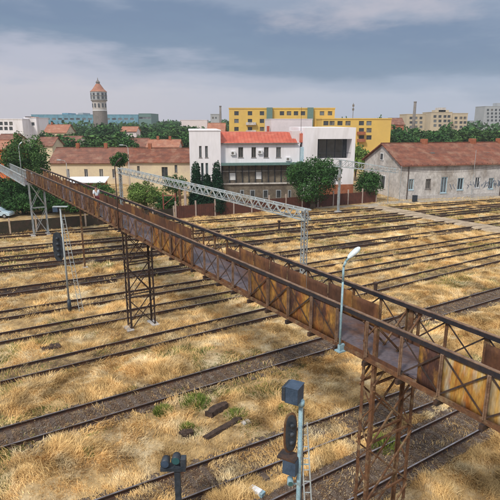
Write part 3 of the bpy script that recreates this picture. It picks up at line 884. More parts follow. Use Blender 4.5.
rough_block('timber', 'short thick dark timber lying in the dry grass, upper of the two', 'timber', gp(217, 413), TS * .95 + TN * .3, 1.15, .42, .34, M['wood'], 1, .04, 'old timbers in the grass')
rough_block('timber', 'long dark timber lying in the dry grass below the short one', 'timber', gp(223, 431), (TS * .98 + TN * .22).normalized(), 2.15, .30, .24, M['wood'], 2, .025, 'old timbers in the grass')
rough_block('stump', 'dark stump among weeds left of the long timber', 'stump', gp(187, 437), TS, .5, .38, .3, M['wood'], 3, .05)
rough_block('stone', 'pale stone at the right end of the long timber', 'stone', gp(246, 425), TS, .35, .3, .2, M['concrete'], 5, .04)
rough_block('rubble', 'small dark rubble lump beside the near track by the twin lamp post', 'rubble', gp(222, 489), TS, .5, .35, .22, M['wood'], 6, .05)
rough_block('rubble', 'grey rubble lump in the dry grass at lower left', 'rubble', gp(28, 471), TS, .5, .3, .16, M['concrete'], 8, .04)
rough_block('rubble', 'brown lump in the dry grass between the third and fourth tracks', 'rubble', gp(50, 349), TS, 1.1, .7, .22, M['wood'], 9, .05)
b = gp(257, 492, .1); t = thing('track_magnet', 'white and teal box on the gravel left of the foreground signal', 'box', (b.x, b.y, 0))
b = Vector((b.x, b.y, .06)); ax = (X * .78 - Yv * .62).normalized(); ay = UP.cross(ax)
m1 = MB(); box_at(m1, b + UP * .09, ax, ay, UP, .38, .22, .18); m1.build('casing', M['trim'], t, bevel=.02)
for s in (-1, 1):
    m1 = MB(); box_at(m1, b + UP * .08 + ax * s * .25, ax, ay, UP, .12, .24, .16); m1.build('end_cap', M['bluepost'] if s > 0 else M['concrete'], t, bevel=.015)
# low trackside posts on the far side of the bridge
for (px, py, lb) in ((375, 297, 'short brown stake beyond the bridge handrail'), (279, 230, 'small dark stake in front of the gantry mast')):
    b = gp(px, py); t = MB().obox(b - TS * .1 - TN * .1, TS * .2, TN * .2, UP * 1.1); t.obox(b - TS * .16 - TN * .14 + UP * 1.1, TS * .32, TN * .28, UP * .12)
    tag(solo('marker_stake', t, M['rust_dark'], b), lb, 'stake', 'marker stakes in the yard')


# weeds
def tuft(c, n, r, h, w, seed):
    g_ = np.random.default_rng(seed); a = g_.uniform(0, 6.28, n); rr = r * np.sqrt(g_.random(n)); x, y = rr * np.cos(a), rr * np.sin(a)
    hh = h * g_.uniform(.4, 1, n) * (1.1 - rr / r * .6); la = a + g_.normal(0, .6, n); wa = g_.uniform(0, 3.14, n)
    base = np.stack([x, y, np.zeros(n)], 1); wv = np.stack([np.cos(wa) * w / 2, np.sin(wa) * w / 2, np.zeros(n)], 1)
    mid = base + np.stack([np.cos(la) * hh * .15, np.sin(la) * hh * .15, hh * .6], 1); tip = base + np.stack([np.cos(la) * hh * .5, np.sin(la) * hh * .5, hh], 1)
    v = np.stack([base - wv, base + wv, mid + wv, mid - wv, tip], 1).reshape(-1, 3)
    t_ = (np.array([(0, 1, 2), (0, 2, 3), (3, 2, 4)])[None] + (np.arange(n) * 5)[:, None, None]).reshape(-1, 3)
    return v, t_, np.repeat(g_.random(n), 5)


for k, (px, py, r, lb) in enumerate(((195, 404, .75, 'bright green weed clump above the dark stump'), (237, 418, .6, 'green weed clump between the two old timbers'),
                                     (163, 413, .45, 'small green weed clump left of the others'), (384, 446, .7, 'green weeds inside the near lattice tower beside the track'),
                                     (187, 431, .3, 'wiry dark weed sprouting from the stump'))):
    v, t_, tb = tuft(None, 500, r, .5, .03, 60 + k); o = np_mesh('weed', v, t_, M['green'], tb); o.location = gp(px, py); tag(o, lb, 'weed', 'green weed clumps')


# ------------------------------------------------------------------ trees
def crown_mesh(name, lobes, n, leaf, m, seed, shell=.55):
    g_ = np.random.default_rng(seed)
    L_ = np.array(lobes, float)   # x y z rx ry rz
    vol = L_[:, 3] * L_[:, 4] * L_[:, 5]; pick = g_.choice(len(L_), n, p=vol ** .8 / (vol ** .8).sum())
    d = g_.normal(size=(n, 3)); d /= np.linalg.norm(d, axis=1)[:, None]
    # clumped directions
    cl = g_.normal(size=(60, 3)); cl /= np.linalg.norm(cl, axis=1)[:, None]
    cli = g_.integers(0, 60, n); cc = cl[cli]; d = d * .55 + cc * .62; d /= np.linalg.norm(d, axis=1)[:, None]
    r = (shell + (1.06 - shell) * g_.random(n) ** .7) * (1 + .10 * g_.normal(size=n))
    c = L_[pick, :3] + d * L_[pick, 3:] * r[:, None]; c[:, 2] = np.maximum(c[:, 2], .05)
    a = g_.normal(size=(n, 3)); a /= np.linalg.norm(a, axis=1)[:, None]
    nn = d + .8 * g_.normal(size=(n, 3)); b = np.cross(a, nn); b /= np.linalg.norm(b, axis=1)[:, None] + 1e-6
    a = np.cross(b, nn); a /= np.linalg.norm(a, axis=1)[:, None] + 1e-6
    s = leaf * (g_.uniform(.4, 1.0, n) + .7 * g_.random(n) ** 3)[:, None]; lt = g_.uniform(-.42, .42, len(L_))[pick] + g_.uniform(-.25, .25, 60)[cli]
    v = np.stack([c - a * s, c - b * s * .6, c + a * s, c + b * s * .6], 1).reshape(-1, 3)
    q = np.arange(n)[:, None] * 4 + np.arange(4)[None]
    me_o = np_mesh(name, v, q, m, np.repeat(np.clip(g_.normal(.5, .15, n) + lt, 0, 1), 4))
    return me_o


def rand_lobes(w, h, z0, k, seed):
    r_ = random.Random(seed); out = [(0, 0, z0 + h * .45, w * .33, w * .33, h * .40)]
    for i in range(k):
        a = 6.28 * i / k + r_.uniform(-.4, .4); e = r_.uniform(-.25, .85); rr = w * .5 * math.sqrt(max(0, 1 - abs(e) ** 2)) * .62
        s = r_.uniform(.55, 1.2)
        out.append((rr * math.cos(a), rr * math.sin(a), z0 + h * (.42 + .36 * e), w * .20 * s, w * .20 * s, h * .20 * s))
    for i in range(k):      # small outer tufts that break the outline
        a = r_.uniform(0, 6.28); e = r_.uniform(-.5, 1); rr = w * .5 * math.sqrt(max(0, 1 - e * e)) * r_.uniform(.8, 1.0); s = r_.uniform(.5, 1)
        out.append((rr * math.cos(a), rr * math.sin(a), z0 + h * (.45 + .45 * e), w * .09 * s, w * .09 * s, h * .10 * s))
    return out


def tree(px, base_y, Y, w, h, z0, m, label, seed, n=5000, leaf=.16, name='tree', lobes=None, group='trees around the yard', k=11, cat='tree', shell=.55):
    b = at(px, base_y, Y); b.z = 0
    t = thing(name, label, cat, b, group)
    r_ = random.Random(seed)
    tr = MB().path([b, b + Vector((r_.uniform(-.1, .1), 0, z0 * .6 + .5)), b + Vector((r_.uniform(-.2, .2), .1, z0 + h * .45))], [w * .045 + .05, w * .035 + .04, w * .018 + .02])
    for i in range(5):
        a = 6.28 * i / 5 + seed; s = b + UP * (z0 + h * (.08 + .07 * i)); tr.tube(s, s + Vector((math.cos(a) * w * .28, math.sin(a) * w * .28, h * .24)), w * .018 + .02, .02, 6)
    tr.build('trunk', M['bark'], t, True)
    c = crown_mesh('crown', lobes or rand_lobes(w, h, z0, k, seed), n, leaf, M[m], seed, shell); c.parent = t
    return t


tree(313, 205, 78.5, 9.4, 8.2, .7, 'leaf_dark', 'large round dark green tree in front of the white building', 3, 20000, .13, group='trees in front of the buildings')
tree(367, 203, 86, 4.8, 5.3, .6, 'leaf_dark', 'small dark green tree between the white and the old grey building', 5, 5000, .15, group='trees in front of the buildings')
tree(30, 200, 84, 8.4, 10.2, 2.2, 'leaf_mid', 'tall loose green tree behind the bridge at far left', 8, 12000, .17, group='trees in front of the buildings', k=14)
tree(146, 205, 78, 6.6, 4.4, .3, 'leaf_light', 'broad light green bush under the pale gantry', 9, 9000, .14, group='trees in front of the buildings', name='bush', cat='bush')
tree(122, 205, 82, 3.2, 2.9, 6.1, 'leaf_dark', 'small dark tree crown on a thin trunk left of the light bush', 10, 2500, .14, group='trees in front of the buildings')
tree(168, 209, 76, 4.0, 2.8, .1, 'leaf_dark', 'low dark bush beside the light green bush', 12, 4000, .13, name='bush', cat='bush', group='trees in front of the buildings')
tree(176, 196, 90, 5.0, 4.2, .4, 'leaf_dark', 'dark flat topped shrub by the cream house door', 13, 4000, .15, name='bush', cat='bush', group='trees in front of the buildings')
tree(12, 212, 80, 9.0, 5.2, .2, 'leaf_dark', 'dark bush mass behind the grey bridge pier at far left', 14, 9000, .17, name='bush', cat='bush', group='trees in front of the buildings')
tree(60, 208, 82, 8.0, 4.0, .2, 'leaf_dark', 'dark bush under the rusty span right of the grey pier', 15, 7000, .16, name='bush', cat='bush', group='trees in front of the buildings')
tree(96, 206, 84, 7.0, 3.6, .2, 'leaf_mid', 'low green bush behind the bridge below the cream house', 16, 5000, .16, name='bush', cat='bush', group='trees in front of the buildings')
for k_, (px, py, w_, h_, lb) in enumerate(((-8, 213, 7, 4.2, 'dark bush at the left edge just behind the parked car'), (24, 214, 6, 3.2, 'low dark bush right of the parked car at the foot of the pier'), (50, 213, 7, 3.4, 'low dark bush between the grey pier and the brown column'),
                                       (76, 212, 7, 3.2, 'low dark bush above the ladder signal under the rusty span'), (104, 212, 7, 3.0, 'low dark bush left of the second lattice tower'), (36, 207, 8, 5.0, 'tall dark bush directly behind the grey pier'))):
    tree(px, py, gp(px, py).y, w_, h_, .1, 'leaf_dark', lb, 30 + k_, 5000, .15, name='bush', cat='bush', group='trees in front of the buildings')
for (px, hh, lb, sd) in ((197, 6.6, 'dark column shaped conifer at the left white tower, left one', 20), (207.5, 5.0, 'shorter dark conifer between the two taller ones', 21), (217.5, 6.6, 'dark column shaped conifer at the right corner of the white tower', 22)):
    lob = [(0, 0, .6 + hh * (i + .5) / 6, (1.25 - .14 * i), (1.25 - .14 * i), hh / 6) for i in range(6)]
    tree(px, 212, 73.6 if px != 208 else 74.0, 2, hh, .2, 'conifer', lb, sd, 11000, .12, name='conifer', shell=.8, lobes=lob, group='conifers at the white tower')


# ------------------------------------------------------------------ buildings
class Bld:
    """a building with a facade through O running along d (unit, xy); b = metres behind the facade"""
    def __init__(s, name, label, cat, O, d, group=None):
        s.O = Vector((O[0], O[1], 0)); s.d = Vector((d[0], d[1], 0)).normalized(); s.n = Vector((-s.d.y, s.d.x, 0))  # n points away from the camera
        s.t = thing(name, label, cat, s.O, group)

    def p(s, a, b, z): return s.O + s.d * a + s.n * b + UP * z

    def hit(s, px, py, b=0.0):
        r = ray(px, py); o = Vector((0, 0, CAM_H)) - (s.O + s.n * b); k = -o.dot(s.n) / r.dot(s.n); q = Vector((0, 0, CAM_H)) + r * k
        return (q - s.O).dot(s.d), q.z

    def box(s, mb, a0, a1, b0, b1, z0, z1): return mb.obox(s.p(a0, b0, z0), s.d * (a1 - a0), s.n * (b1 - b0), UP * (z1 - z0))

    def wall(s, a0, a1, z0, z1, depth, m, wins, b=0.0, th=.35, e=.07, frame=None, glass=None, name='wall', mull=True, sill=True):
        """front wall with real openings, panes set back, then the body behind"""
        glass = glass or M['glass']
        aa = sorted({a0, a1, *[w[0] for w in wins], *[w[1] for w in wins]}); zz = sorted({z0, z1, *[w[2] for w in wins], *[w[3] for w in wins]})
        aa = [a for a in aa if a0 <= a <= a1]; zz = [z for z in zz if z0 <= z <= z1]
        mb = MB()
        for j in range(len(zz) - 1):
            run = None
            for i in range(len(aa) - 1):
                ca, cz = (aa[i] + aa[i + 1]) / 2, (zz[j] + zz[j + 1]) / 2
                hole = any(w[0] < ca < w[1] and w[2] < cz < w[3] for w in wins)
                if hole:
                    if run is not None: s.box(mb, run, aa[i], b, b + th, zz[j], zz[j + 1]); run = None
                elif run is None: run = aa[i]
            if run is not None: s.box(mb, run, aa[-1], b, b + th, zz[j], zz[j + 1])
        s.box(mb, a0, a1, b + th, b + depth, z0, z1)
        wo = mb.build(name, m, s.t)
        for w in wins:
            f_ = frame or M['trim']
            if len(w) > 4 and w[4]: f_ = w[4]
            a, c, l, h = w[:4]; fr = MB()
            s.box(fr, a, c, b + .1, b + .18, l, l + e); s.box(fr, a, c, b + .1, b + .18, h - e, h)
            s.box(fr, a, a + e, b + .1, b + .18, l + e, h - e); s.box(fr, c - e, c, b + .1, b + .18, l + e, h - e)
            if mull and c - a > .7: s.box(fr, (a + c) / 2 - .03, (a + c) / 2 + .03, b + .1, b + .18, l + e, h - e)
            fo = fr.build('window', f_, s.t)
            g_ = MB(); s.box(g_, a + .02, c - .02, b + .2, b + .22, l + .02, h - .02); g_.build('pane', R.choice([glass, glass, M['glass_pale'], M['curtain']]) , fo)
            if sill: g_ = MB(); s.box(g_, a - .08, c + .08, b - .07, b - .003, l - .08, l); g_.build('sill', f_, fo)
        return wo

    def gable_roof(s, a0, a1, b0, b1, z, rise, m, over=.4, th=.18, hip=0.0, name='roof'):
        bm = (b0 + b1) / 2; zo = z - over * rise / ((b1 - b0) / 2)
        mb = MB(); A0, A1 = a0 - over, a1 + over; r0, r1 = A0 + hip, A1 - hip
        P_ = s.p; ring = [P_(A0, b0 - over, zo), P_(A1, b0 - over, zo), P_(A1, b1 + over, zo), P_(A0, b1 + over, zo), P_(r0, bm, z + rise), P_(r1, bm, z + rise)]
        low = [v - UP * th for v in ring]
        mb.add(ring + low, [(0, 1, 5, 4), (2, 3, 4, 5), (1, 2, 5), (3, 0, 4), (6, 10, 11, 7), (8, 11, 10, 9), (7, 11, 8), (9, 10, 6), (0, 6, 7, 1), (1, 7, 8, 2), (2, 8, 9, 3), (3, 9, 6, 0)]
               if hip else [(0, 1, 5, 4), (2, 3, 4, 5), (6, 10, 11, 7), (8, 11, 10, 9), (0, 6, 7, 1), (2, 8, 9, 3), (1, 7, 11, 5), (5, 11, 8, 2), (0, 4, 10, 6), (4, 3, 9, 10)])
        ro = mb.build(name, m, s.t)
        rd = MB(); rd.beam(P_(r0, bm, z + rise + .03), P_(r1, bm, z + rise + .03), .3, .12); rd.build('ridge', m, ro)
        return ro


# ---- white station building
F0 = at(191, 205, 84.5); dW = (.993, .118)
wb = Bld('white_building', 'white three part building with a red parapet roof and a glazed lower floor', 'building', F0, dW)
h = wb.hit
# left tower block (projects a little)
aL, _ = h(190, 170, -1.0); aR, _ = h(221, 170, -1.0); _, zt = h(205, 131, -1.0)


def rect(B, x0, y0, x1, y1, b=0.0, fm=None):
    a0, z1 = B.hit(x0, y0, b); a1, z0 = B.hit(x1, y1, b); return (a0, a1, z0, z1, fm)


wb.wall(aL, aR, 0, zt, 15, M['white_wall'], [rect(wb, 199, 146, 201.8, 157.5, -1), rect(wb, 205, 146, 208, 157.5, -1), rect(wb, 205.5, 163, 208.5, 185, -1, M['green_trim']), rect(wb, 201, 163, 204, 185, -1, M['green_trim'])], b=-1, mull=False, frame=M['dark_band'])
mb = MB(); wb.box(mb, aL - .08, aR + .08, -1.08, 14.1, zt, zt + .18); mb.build('parapet_cap', M['white_wall'], wb.t)
# middle block
mL, zr = h(221, 143); mR, _ = h(300, 143); _, ze = h(250, 163.5)
aR2 = aR + .003
wins = [rect(wb, x0, 147.2, x1, 157.5, 0, M['dark_band']) for x0, x1 in ((238.3, 243.2), (251.5, 256), (264, 268.5), (276.3, 280.8))]
wb.wall(aR2, mR, ze, zr, 12, M['white_wall'], wins, frame=M['dark_band'])
mb = MB(); wb.box(mb, aR2, mR, -.9, 0.0 - .003, ze - .25, ze + .15); mb.build('canopy_edge', M['green_trim'], wb.t)
_, zrt = h(250, 132.5, 2.5)
ra = MB(); a0, a1 = aR2, mR - .5
for (A_, B_) in (((a0, -.35, zr), (a1 + .5, -.35, zr)),):
    pass
Pq = wb.p
ra.add([Pq(a0, -.35, zr + .004), Pq(a1, -.35, zr + .004), Pq(a1 - .2, 3.2, zrt), Pq(a0, 3.2, zrt + .05), Pq(a0, 10, zrt + .05), Pq(a1 - .2, 10, zrt), Pq(a0, -.35, zr - .12), Pq(a1, -.35, zr - .12), Pq(a1, 10, zr - .12), Pq(a0, 10, zr - .12)],
       [(0, 1, 2, 3), (3, 2, 5, 4), (6, 7, 1, 0), (7, 8, 5, 2, 1), (9, 6, 0, 3, 4), (4, 5, 8, 9)])
ro = ra.build('red_roof', M['red_roof'], wb.t)
gt = MB(); wb.box(gt, a0, a1 + .3, -.47, -.36, zr - .14, zr); gt.build('gutter', M['dark_band'], ro)
ra = MB()
k = a0 + .5
while k < a1:   # standing seams
    ra.add([Pq(k, -.34, zr + .006), Pq(k + .05, -.34, zr + .006), Pq(k + .05, 3.2, zrt + .05), Pq(k, 3.2, zrt + .05), Pq(k, -.34, zr + .05), Pq(k + .05, -.34, zr + .05), Pq(k + .05, 3.2, zrt + .1), Pq(k, 3.2, zrt + .1)],
           [(4, 5, 6, 7), (0, 1, 5, 4), (0, 4, 7, 3), (1, 2, 6, 5)]); k += .6
ra.build('seams', M['red_roof'], ro)
# air conditioners on the upper wall
for (px, py) in ((233, 153), (260, 152), (288, 159)):
    a, z = h(px, py); m1 = MB(); wb.box(m1, a - .4, a + .4, -.34, -.003, z - .3, z + .3); ac = m1.build('air_conditioner', M['trim'], wb.t)
    m1 = MB(); m1.tube(wb.p(a - .08, -.35, z), wb.p(a - .08, -.341, z), .22, .22, 16); m1.build('fan_grille', M['dark_band'], ac)
# glazed lower floors with mullions
_, zg0 = h(250, 187); _, zgm = h(250, 183)
mb = MB(); wb.box(mb, aR2, mR, .5, 12, .0, ze - .003); mb.build('lower_wall', M['glazing_panel'], wb.t)
mb = MB(); k = aR2 + .3
while k < mR - .1:
    wb.box(mb, k, k + .10, .30, .497, zgm, ze - .26); k += 1.12
tag(mb.build('mullions', M['black'], wb.t))
mb = MB(); wb.box(mb, aR2, mR, .22, .29, zgm - .25, zgm); wb.box(mb, aR2, mR, .36, .44, (zgm + ze) / 2 + .3, (zgm + ze) / 2 + .38); mb.build('sill_band', M['old_wall'], wb.t)
for (x0, y0, x1, y1) in ((229.5, 173, 235.5, 180), (256, 172, 261.5, 179)):
    a0_, a1_, z0_, z1_, _ = rect(wb, x0, y0, x1, y1, .45); m1 = MB(); wb.box(m1, a0_, a1_, .44, .497, z0_, z1_); m1.build('pale_blind', M['trim'], wb.t)  # plain white blinds set against the glazed lower floor
for (x0, x1) in ((240, 244), (250, 255), (263, 268), (276, 281), (288, 291)):
    a0_, a1_, z0_, z1_, _ = rect(wb, x0, 190, x1, 198, .45); m1 = MB(); wb.box(m1, a0_, a1_, .42, .497, z0_, z1_)
    fo = m1.build('window', M['grey_wall'], wb.t); m1 = MB(); wb.box(m1, a0_ + .12, a1_ - .12, .40, .417, z0_ + .1, z1_ - .1); m1.build('pane', M['glass'], fo)
# right block, white frame around a dark terrace
rL, _ = h(304, 150, -.6); rR, _ = h(355, 150, -.6); _, zR = h(330, 127.5, -.6); zl = h(330, 159, -.6)[1]; zu = h(330, 139, -.6)[1]; tL = h(317.5, 150, -.6)[0]; tR = h(351.5, 150, -.6)[0]
rc = h(341, 190, -.6)[0]
mb = MB()
wb.box(mb, rL, rR, -.6, 13, zu, zR); wb.box(mb, rL, tL, -.6, 13, 0, zu - .003); wb.box(mb, tR, rR, -.6, 13, zl + .003, zu - .003); wb.box(mb, tL + .003, rR, -.6, 13, 2.9, zl)
mb.build('wall', M['white_wall'], wb.t)
mb = MB(); wb.box(mb, tL + .003, rR, -.7, 12.9, 0, 2.897); mb.build('brick_base', M['brick'], wb.t)
mb = MB(); wb.box(mb, tL + .01, tR - .01, 2.2, 2.4, zl + .003, zu - .003); mb.build('terrace_glazing', M['glass'], wb.t)
mb = MB(); k = tL + .8
while k < tR: wb.box(mb, k, k + .08, 2.1, 2.197, zl + .003, zu - .003); k += 1.5
wb.box(mb, tL + .01, tR - .01, -.2, -.14, zl + .95, zl + 1.02)
mb.build('terrace_frame', M['black'], wb.t)
a0_, a1_, z0_, z1_, _ = rect(wb, 300.5, 147, 303.5, 162, -.2); m1 = MB(); wb.box(m1, a0_, a1_, -.5, -.003, z0_, z1_); m1.build('downpipe_box', M['blue_trim'], wb.t)
# stair head and flue on the roof
a0_, a1_, z0_, z1_, _ = rect(wb, 292, 131, 301, 142, 1.0)
m1 = MB(); wb.box(m1, a0_, a1_, 1.0, 4, zr - .3, z1_); m1.build('stair_head', M['white2'], wb.t)
a, z = h(302.5, 138, .9); m1 = MB(); wb.box(m1, a - .5, a + .6, .6, 1.9, zr, zr + 1.5); m1.build('red_hatch', M['red_roof'], wb.t)
for (px, ya, yb) in ((301, 100, 127), (277, 131, 105)):
    pass
m1 = MB(); q = wb.p(h(301, 130, 2)[0], 2, zR); m1.tube(q - UP * 1.6, q + UP * 3.4, .04, .025, 6); m1.build('aerial', M['rust_dark'], wb.t)

# ---- pinkish block behind
bb = Bld('rear_block', 'plain pinkish white block rising behind the red roof', 'building', at(271, 150, 104), (.99, .1))
a1, zt = bb.hit(312.5, 119.5); bb.wall(0, a1, 0, zt, 10, M['white2'], [])
m1 = MB(); bb.box(m1, -.05, a1 + .05, -.05, 10.05, zt, zt + .15); m1.build('parapet_cap', M['white2'], bb.t)
c = bb.hit(268.5, 140); m1 = MB(); bb.box(m1, c[0] - .25, c[0] + .25, .5, 1.0, 5, bb.hit(268.5, 126)[1]); m1.build('flue', M['red_roof'], bb.t)

# ---- old grey building on the right
C0 = at(400, 200, 88.5); ob = Bld('old_station_building', 'long old grey building with stained walls and a red tiled roof', 'building', C0, (.972, .237))
h = ob.hit; ze = h(400, 164)[1]
W_ = []
for (x0, x1, y0, y1, fm) in ((409, 413.5, 179, 190, 'blue_trim'), (426, 430.5, 179, 189, 'dark_band'), (441.5, 446.5, 177, 193, 'blue_trim'), (458, 463, 178, 190, 'blue_trim'),
                             (475.5, 479.5, 177, 188, 'trim'), (489, 493, 178, 189, 'blue_trim')):
    a0_, a1_, z0_, z1_, _ = rect(ob, x0, y0, x1, y1); W_.append((a0_, a1_, max(.25, z0_), z1_, M[fm]))
a = 26
while a < 60: W_.append((a, a + 1.1, 1.3, 3.2, M['blue_trim'])); a += 4
ob.wall(0, 62, 0, ze, 14.5, M['old_wall'], W_, e=.16)
zr_ = at(376, 143, 96).z
ob.gable_roof(0, 62, 0, 14.5, ze, zr_ - ze, M['tiles'], over=.55)
gm = MB(); gm.add([ob.p(-.004, 0, ze - .002), ob.p(-.004, 14.5, ze - .002), ob.p(-.004, 7.25, zr_ - .25), ob.p(.3, 0, ze - .002), ob.p(.3, 14.5, ze - .002), ob.p(.3, 7.25, zr_ - .25)], [(0, 2, 1), (3, 4, 5), (0, 3, 5, 2), (1, 2, 5, 4)])
gm.build('gable', M['old_wall'], ob.t)
# gable windows (on the left end wall), built as proud frames
for (b0, b1, z0, z1) in ((5.6, 7.2, 1.2, 3.7), (6.9, 8.1, ze + .1, ze + 1.5)):
    m1 = MB(); m1.obox(ob.p(-.10, b0, z0), ob.d * .09, ob.n * (b1 - b0), UP * (z1 - z0)); fo = m1.build('window', M['trim'], ob.t)
    m1 = MB(); m1.obox(ob.p(-.125, b0 + .15, z0 + .15), ob.d * .02, ob.n * (b1 - b0 - .3), UP * (z1 - z0 - .3)); m1.build('pane', M['glass'], fo)
m1 = MB(); ob.box(m1, -.01, 62, -.08, -.003, ze - .5, ze - .36); ob.box(m1, -.01, 62, -.1, -.003, 0, .6); m1.build('string_course', M['concrete'], ob.t)
m1 = MB()
a = .3
while a < 61: ob.box(m1, a, a + .12, -.5, -.003, ze - .3, ze - .14); a += 1.1
m1.build('eave_brackets', M['rust_dark'], ob.t)
for px in (432, 487):
    a, z = h(px, 155, 3.5); m1 = MB(); m1.obox(ob.p(a - .35, 3.2, z - .6), ob.d * .7, ob.n * .9, UP * 1.1); dm = m1.build('roof_vent', M['dark_band'], ob.t)
for px in (423, 471, 498):
    a, z = h(px, 150, 7.2); m1 = MB(); ob.box(m1, a - .5, a + .5, 6.6, 7.6, zr_ - .5, zr_ + .7); m1.build('chimney', M['brick'], ob.t)
m1 = MB(); m1.tube(ob.p(1.2, -.15, 0), ob.p(1.2, -.15, ze - .2), .07, .07, 8); m1.tube(ob.p(20.5, -.15, 0), ob.p(20.5, -.15, ze - .2), .07, .07, 8); m1.build('downpipe', M['rust_dark'], ob.t)
r_ = random.Random(3)
for gi, (a0_, z0_, ww) in enumerate(((h(466, 183)[0], 2.0, 3.4), (h(483, 183)[0], 2.1, 4.5), (h(449, 183)[0], 2.2, 1.6), (h(494, 183)[0], 2.0, 5.0))):
    a = a0_; gr = MB()
    while a < a0_ + ww:
        n = r_.randint(4, 6); pts = [ob.p(a + r_.uniform(-.15, .7), -.012, z0_ + r_.uniform(-.7, .9)) for _ in range(n)]
        for i in range(n - 1): gr.beam(pts[i], pts[i + 1], .01, .12, up=ob.n.cross(pts[i + 1] - pts[i]))
        a += .8
    gr.build('graffiti', M['ink'], ob.t)


# ---- simple house builder
def house(name, label, px0, px1, Y, y_eave, y_ridge, m, roof, depth=9, wins=(), d=(1, 0), group='houses beyond the yard', hip=0.0, chimneys=(), cat='house', over=.4, frame=None):
    B = Bld(name, label, cat, at(px0, y_eave, Y), d, group)
    a1, ze = B.hit(px1, y_eave)
    ww = [rect(B, *w) for w in wins]
    B.wall(0, a1, 0, ze, depth, m, ww, frame=frame)
    zr = at((px0 + px1) / 2, y_ridge, Y + depth / 2).z
    B.gable_roof(0, a1, 0, depth, ze, zr - ze, roof, over=over, hip=hip)
    if not hip:
        gm = MB()
        for a in (-.0, a1):
            s = .25 if a == 0 else -.25
            gm.add([B.p(a, 0, ze - .01), B.p(a, depth, ze - .01), B.p(a, depth / 2, zr - .2), B.p(a + s, 0, ze - .01), B.p(a + s, depth, ze - .01), B.p(a + s, depth / 2, zr - .2)], [(0, 2, 1), (3, 4, 5), (0, 3, 5, 2), (1, 2, 5, 4), (0, 1, 4, 3)])
        gm.build('gable', m, B.t)
    for cx in chimneys:
        a = B.hit(cx, y_ridge, depth / 2)[0]; m1 = MB(); B.box(m1, a - .35, a + .35, depth / 2 - .4, depth / 2 + .4, zr - .6, zr + 1.0); m1.build('chimney', M['brick'], B.t)
    return B


house('cream_house', 'long cream house with pinkish red tiled roof left of the light bush', 50, 127, 112, 162, 147.5, M['cream'], M['tiles2'], 11,
      wins=((84, 169, 88.5, 181), (99, 169, 103.5, 177), (66, 169, 70, 178), (112, 169, 116, 178)), chimneys=(78, 106))
house('cream_house', 'cream house with dark doorway and brown red roof touching the white tower', 127.3, 190, 104, 161, 148, M['cream'], M['tiles'], 10,
      wins=((161.5, 167, 168, 178), (174.5, 165, 177.5, 172.5), (137, 166, 140, 174)), chimneys=(150,), frame=M['dark_band'])
house('orange_house', 'small bright orange house at the left edge', -14, 8.5, 92, 148, 140, mat('orange render', (.62, .16, .05), (.55, .13, .05), scale=.4), M['tiles3'], 8, wins=((1, 153, 4, 158),))
house('rear_house', 'low house with long orange roof behind the brown red roof', 147, 178, 150, 146.5, 139.5, M['old_wall'], M['tiles3'], 9, chimneys=(158, 170), wins=())
house('rear_house', 'grey house with dull roof left of the long orange roof', 128, 146, 158, 146, 138, M['concrete'], M['tiles2'], 9)
house('rear_house', 'red roofed house beside the white blocks on the skyline', 44, 66, 230, 132, 124.5, M['cream'], M['tiles3'], 12, chimneys=(52,))
house('rear_house', 'pale roofed house between trees above the cream house', 60, 78, 175, 141, 136, M['white2'], M['tiles2'], 9)
house('rear_house', 'pinkish roof just right of the tall left tree', 36, 52, 150, 145, 137, M['cream'], M['tiles2'], 9)
house('rear_house', 'small pale house right of the water tower trees', 121, 136, 230, 131, 126.5, M['white2'], M['tiles3'], 9)
house('rear_house', 'small red roofed house with a grey chimney stack left of the yellow block', 208, 224, 160, 131, 123, M['brick'], M['tiles3'], 9)
house('rear_house', 'reddish house between the yellow block and the beige flats', 391, 404, 260, 124, 118, M['brick'], M['tiles2'], 10)
house('rear_house', 'low pink roof peeping over trees at left edge', -4, 14, 160, 140, 134, M['cream'], M['tiles2'], 9)
house('rear_house', 'low red roof behind the old building at the right edge', 486, 512, 190, 136, 131, M['brick'], M['tiles'], 9)


# ---- flat roofed blocks
def block(name, label, px0, px1, y_top, Y, depth, m, rows=(), cols=(), d=(1, 0), ww=1.3, wh=1.4, extras=(), group='apartment blocks on the skyline', frame=None, parapet=True, cat='apartment block'):
    B = Bld(name, label, cat, at(px0, y_top, Y), d, group)
    a1, zt = B.hit(px1, y_top); wins = []
    for yr in rows:
        for cx in cols:
            a, z = B.hit(cx, yr); wins.append((a - ww / 2, a + ww / 2, z - wh / 2, z + wh / 2))
    B.wall(0, a1, 0, zt, depth, m, wins, mull=False, sill=False, frame=frame)
    if parapet: m1 = MB(); B.box(m1, -.15, a1 + .15, -.15, depth + .15, zt + .002, zt + .35); m1.build('parapet', m, B.t)
    for (x0, x1, yt, mm) in extras:
        a0, z = B.hit(x0, yt, depth * .3); a2, _ = B.hit(x1, yt, depth * .3); m1 = MB(); B.box(m1, a0, a2, depth * .3, depth * .7, zt + .36 if parapet else zt, z); m1.build('roof_structure', mm, B.t)
    return B


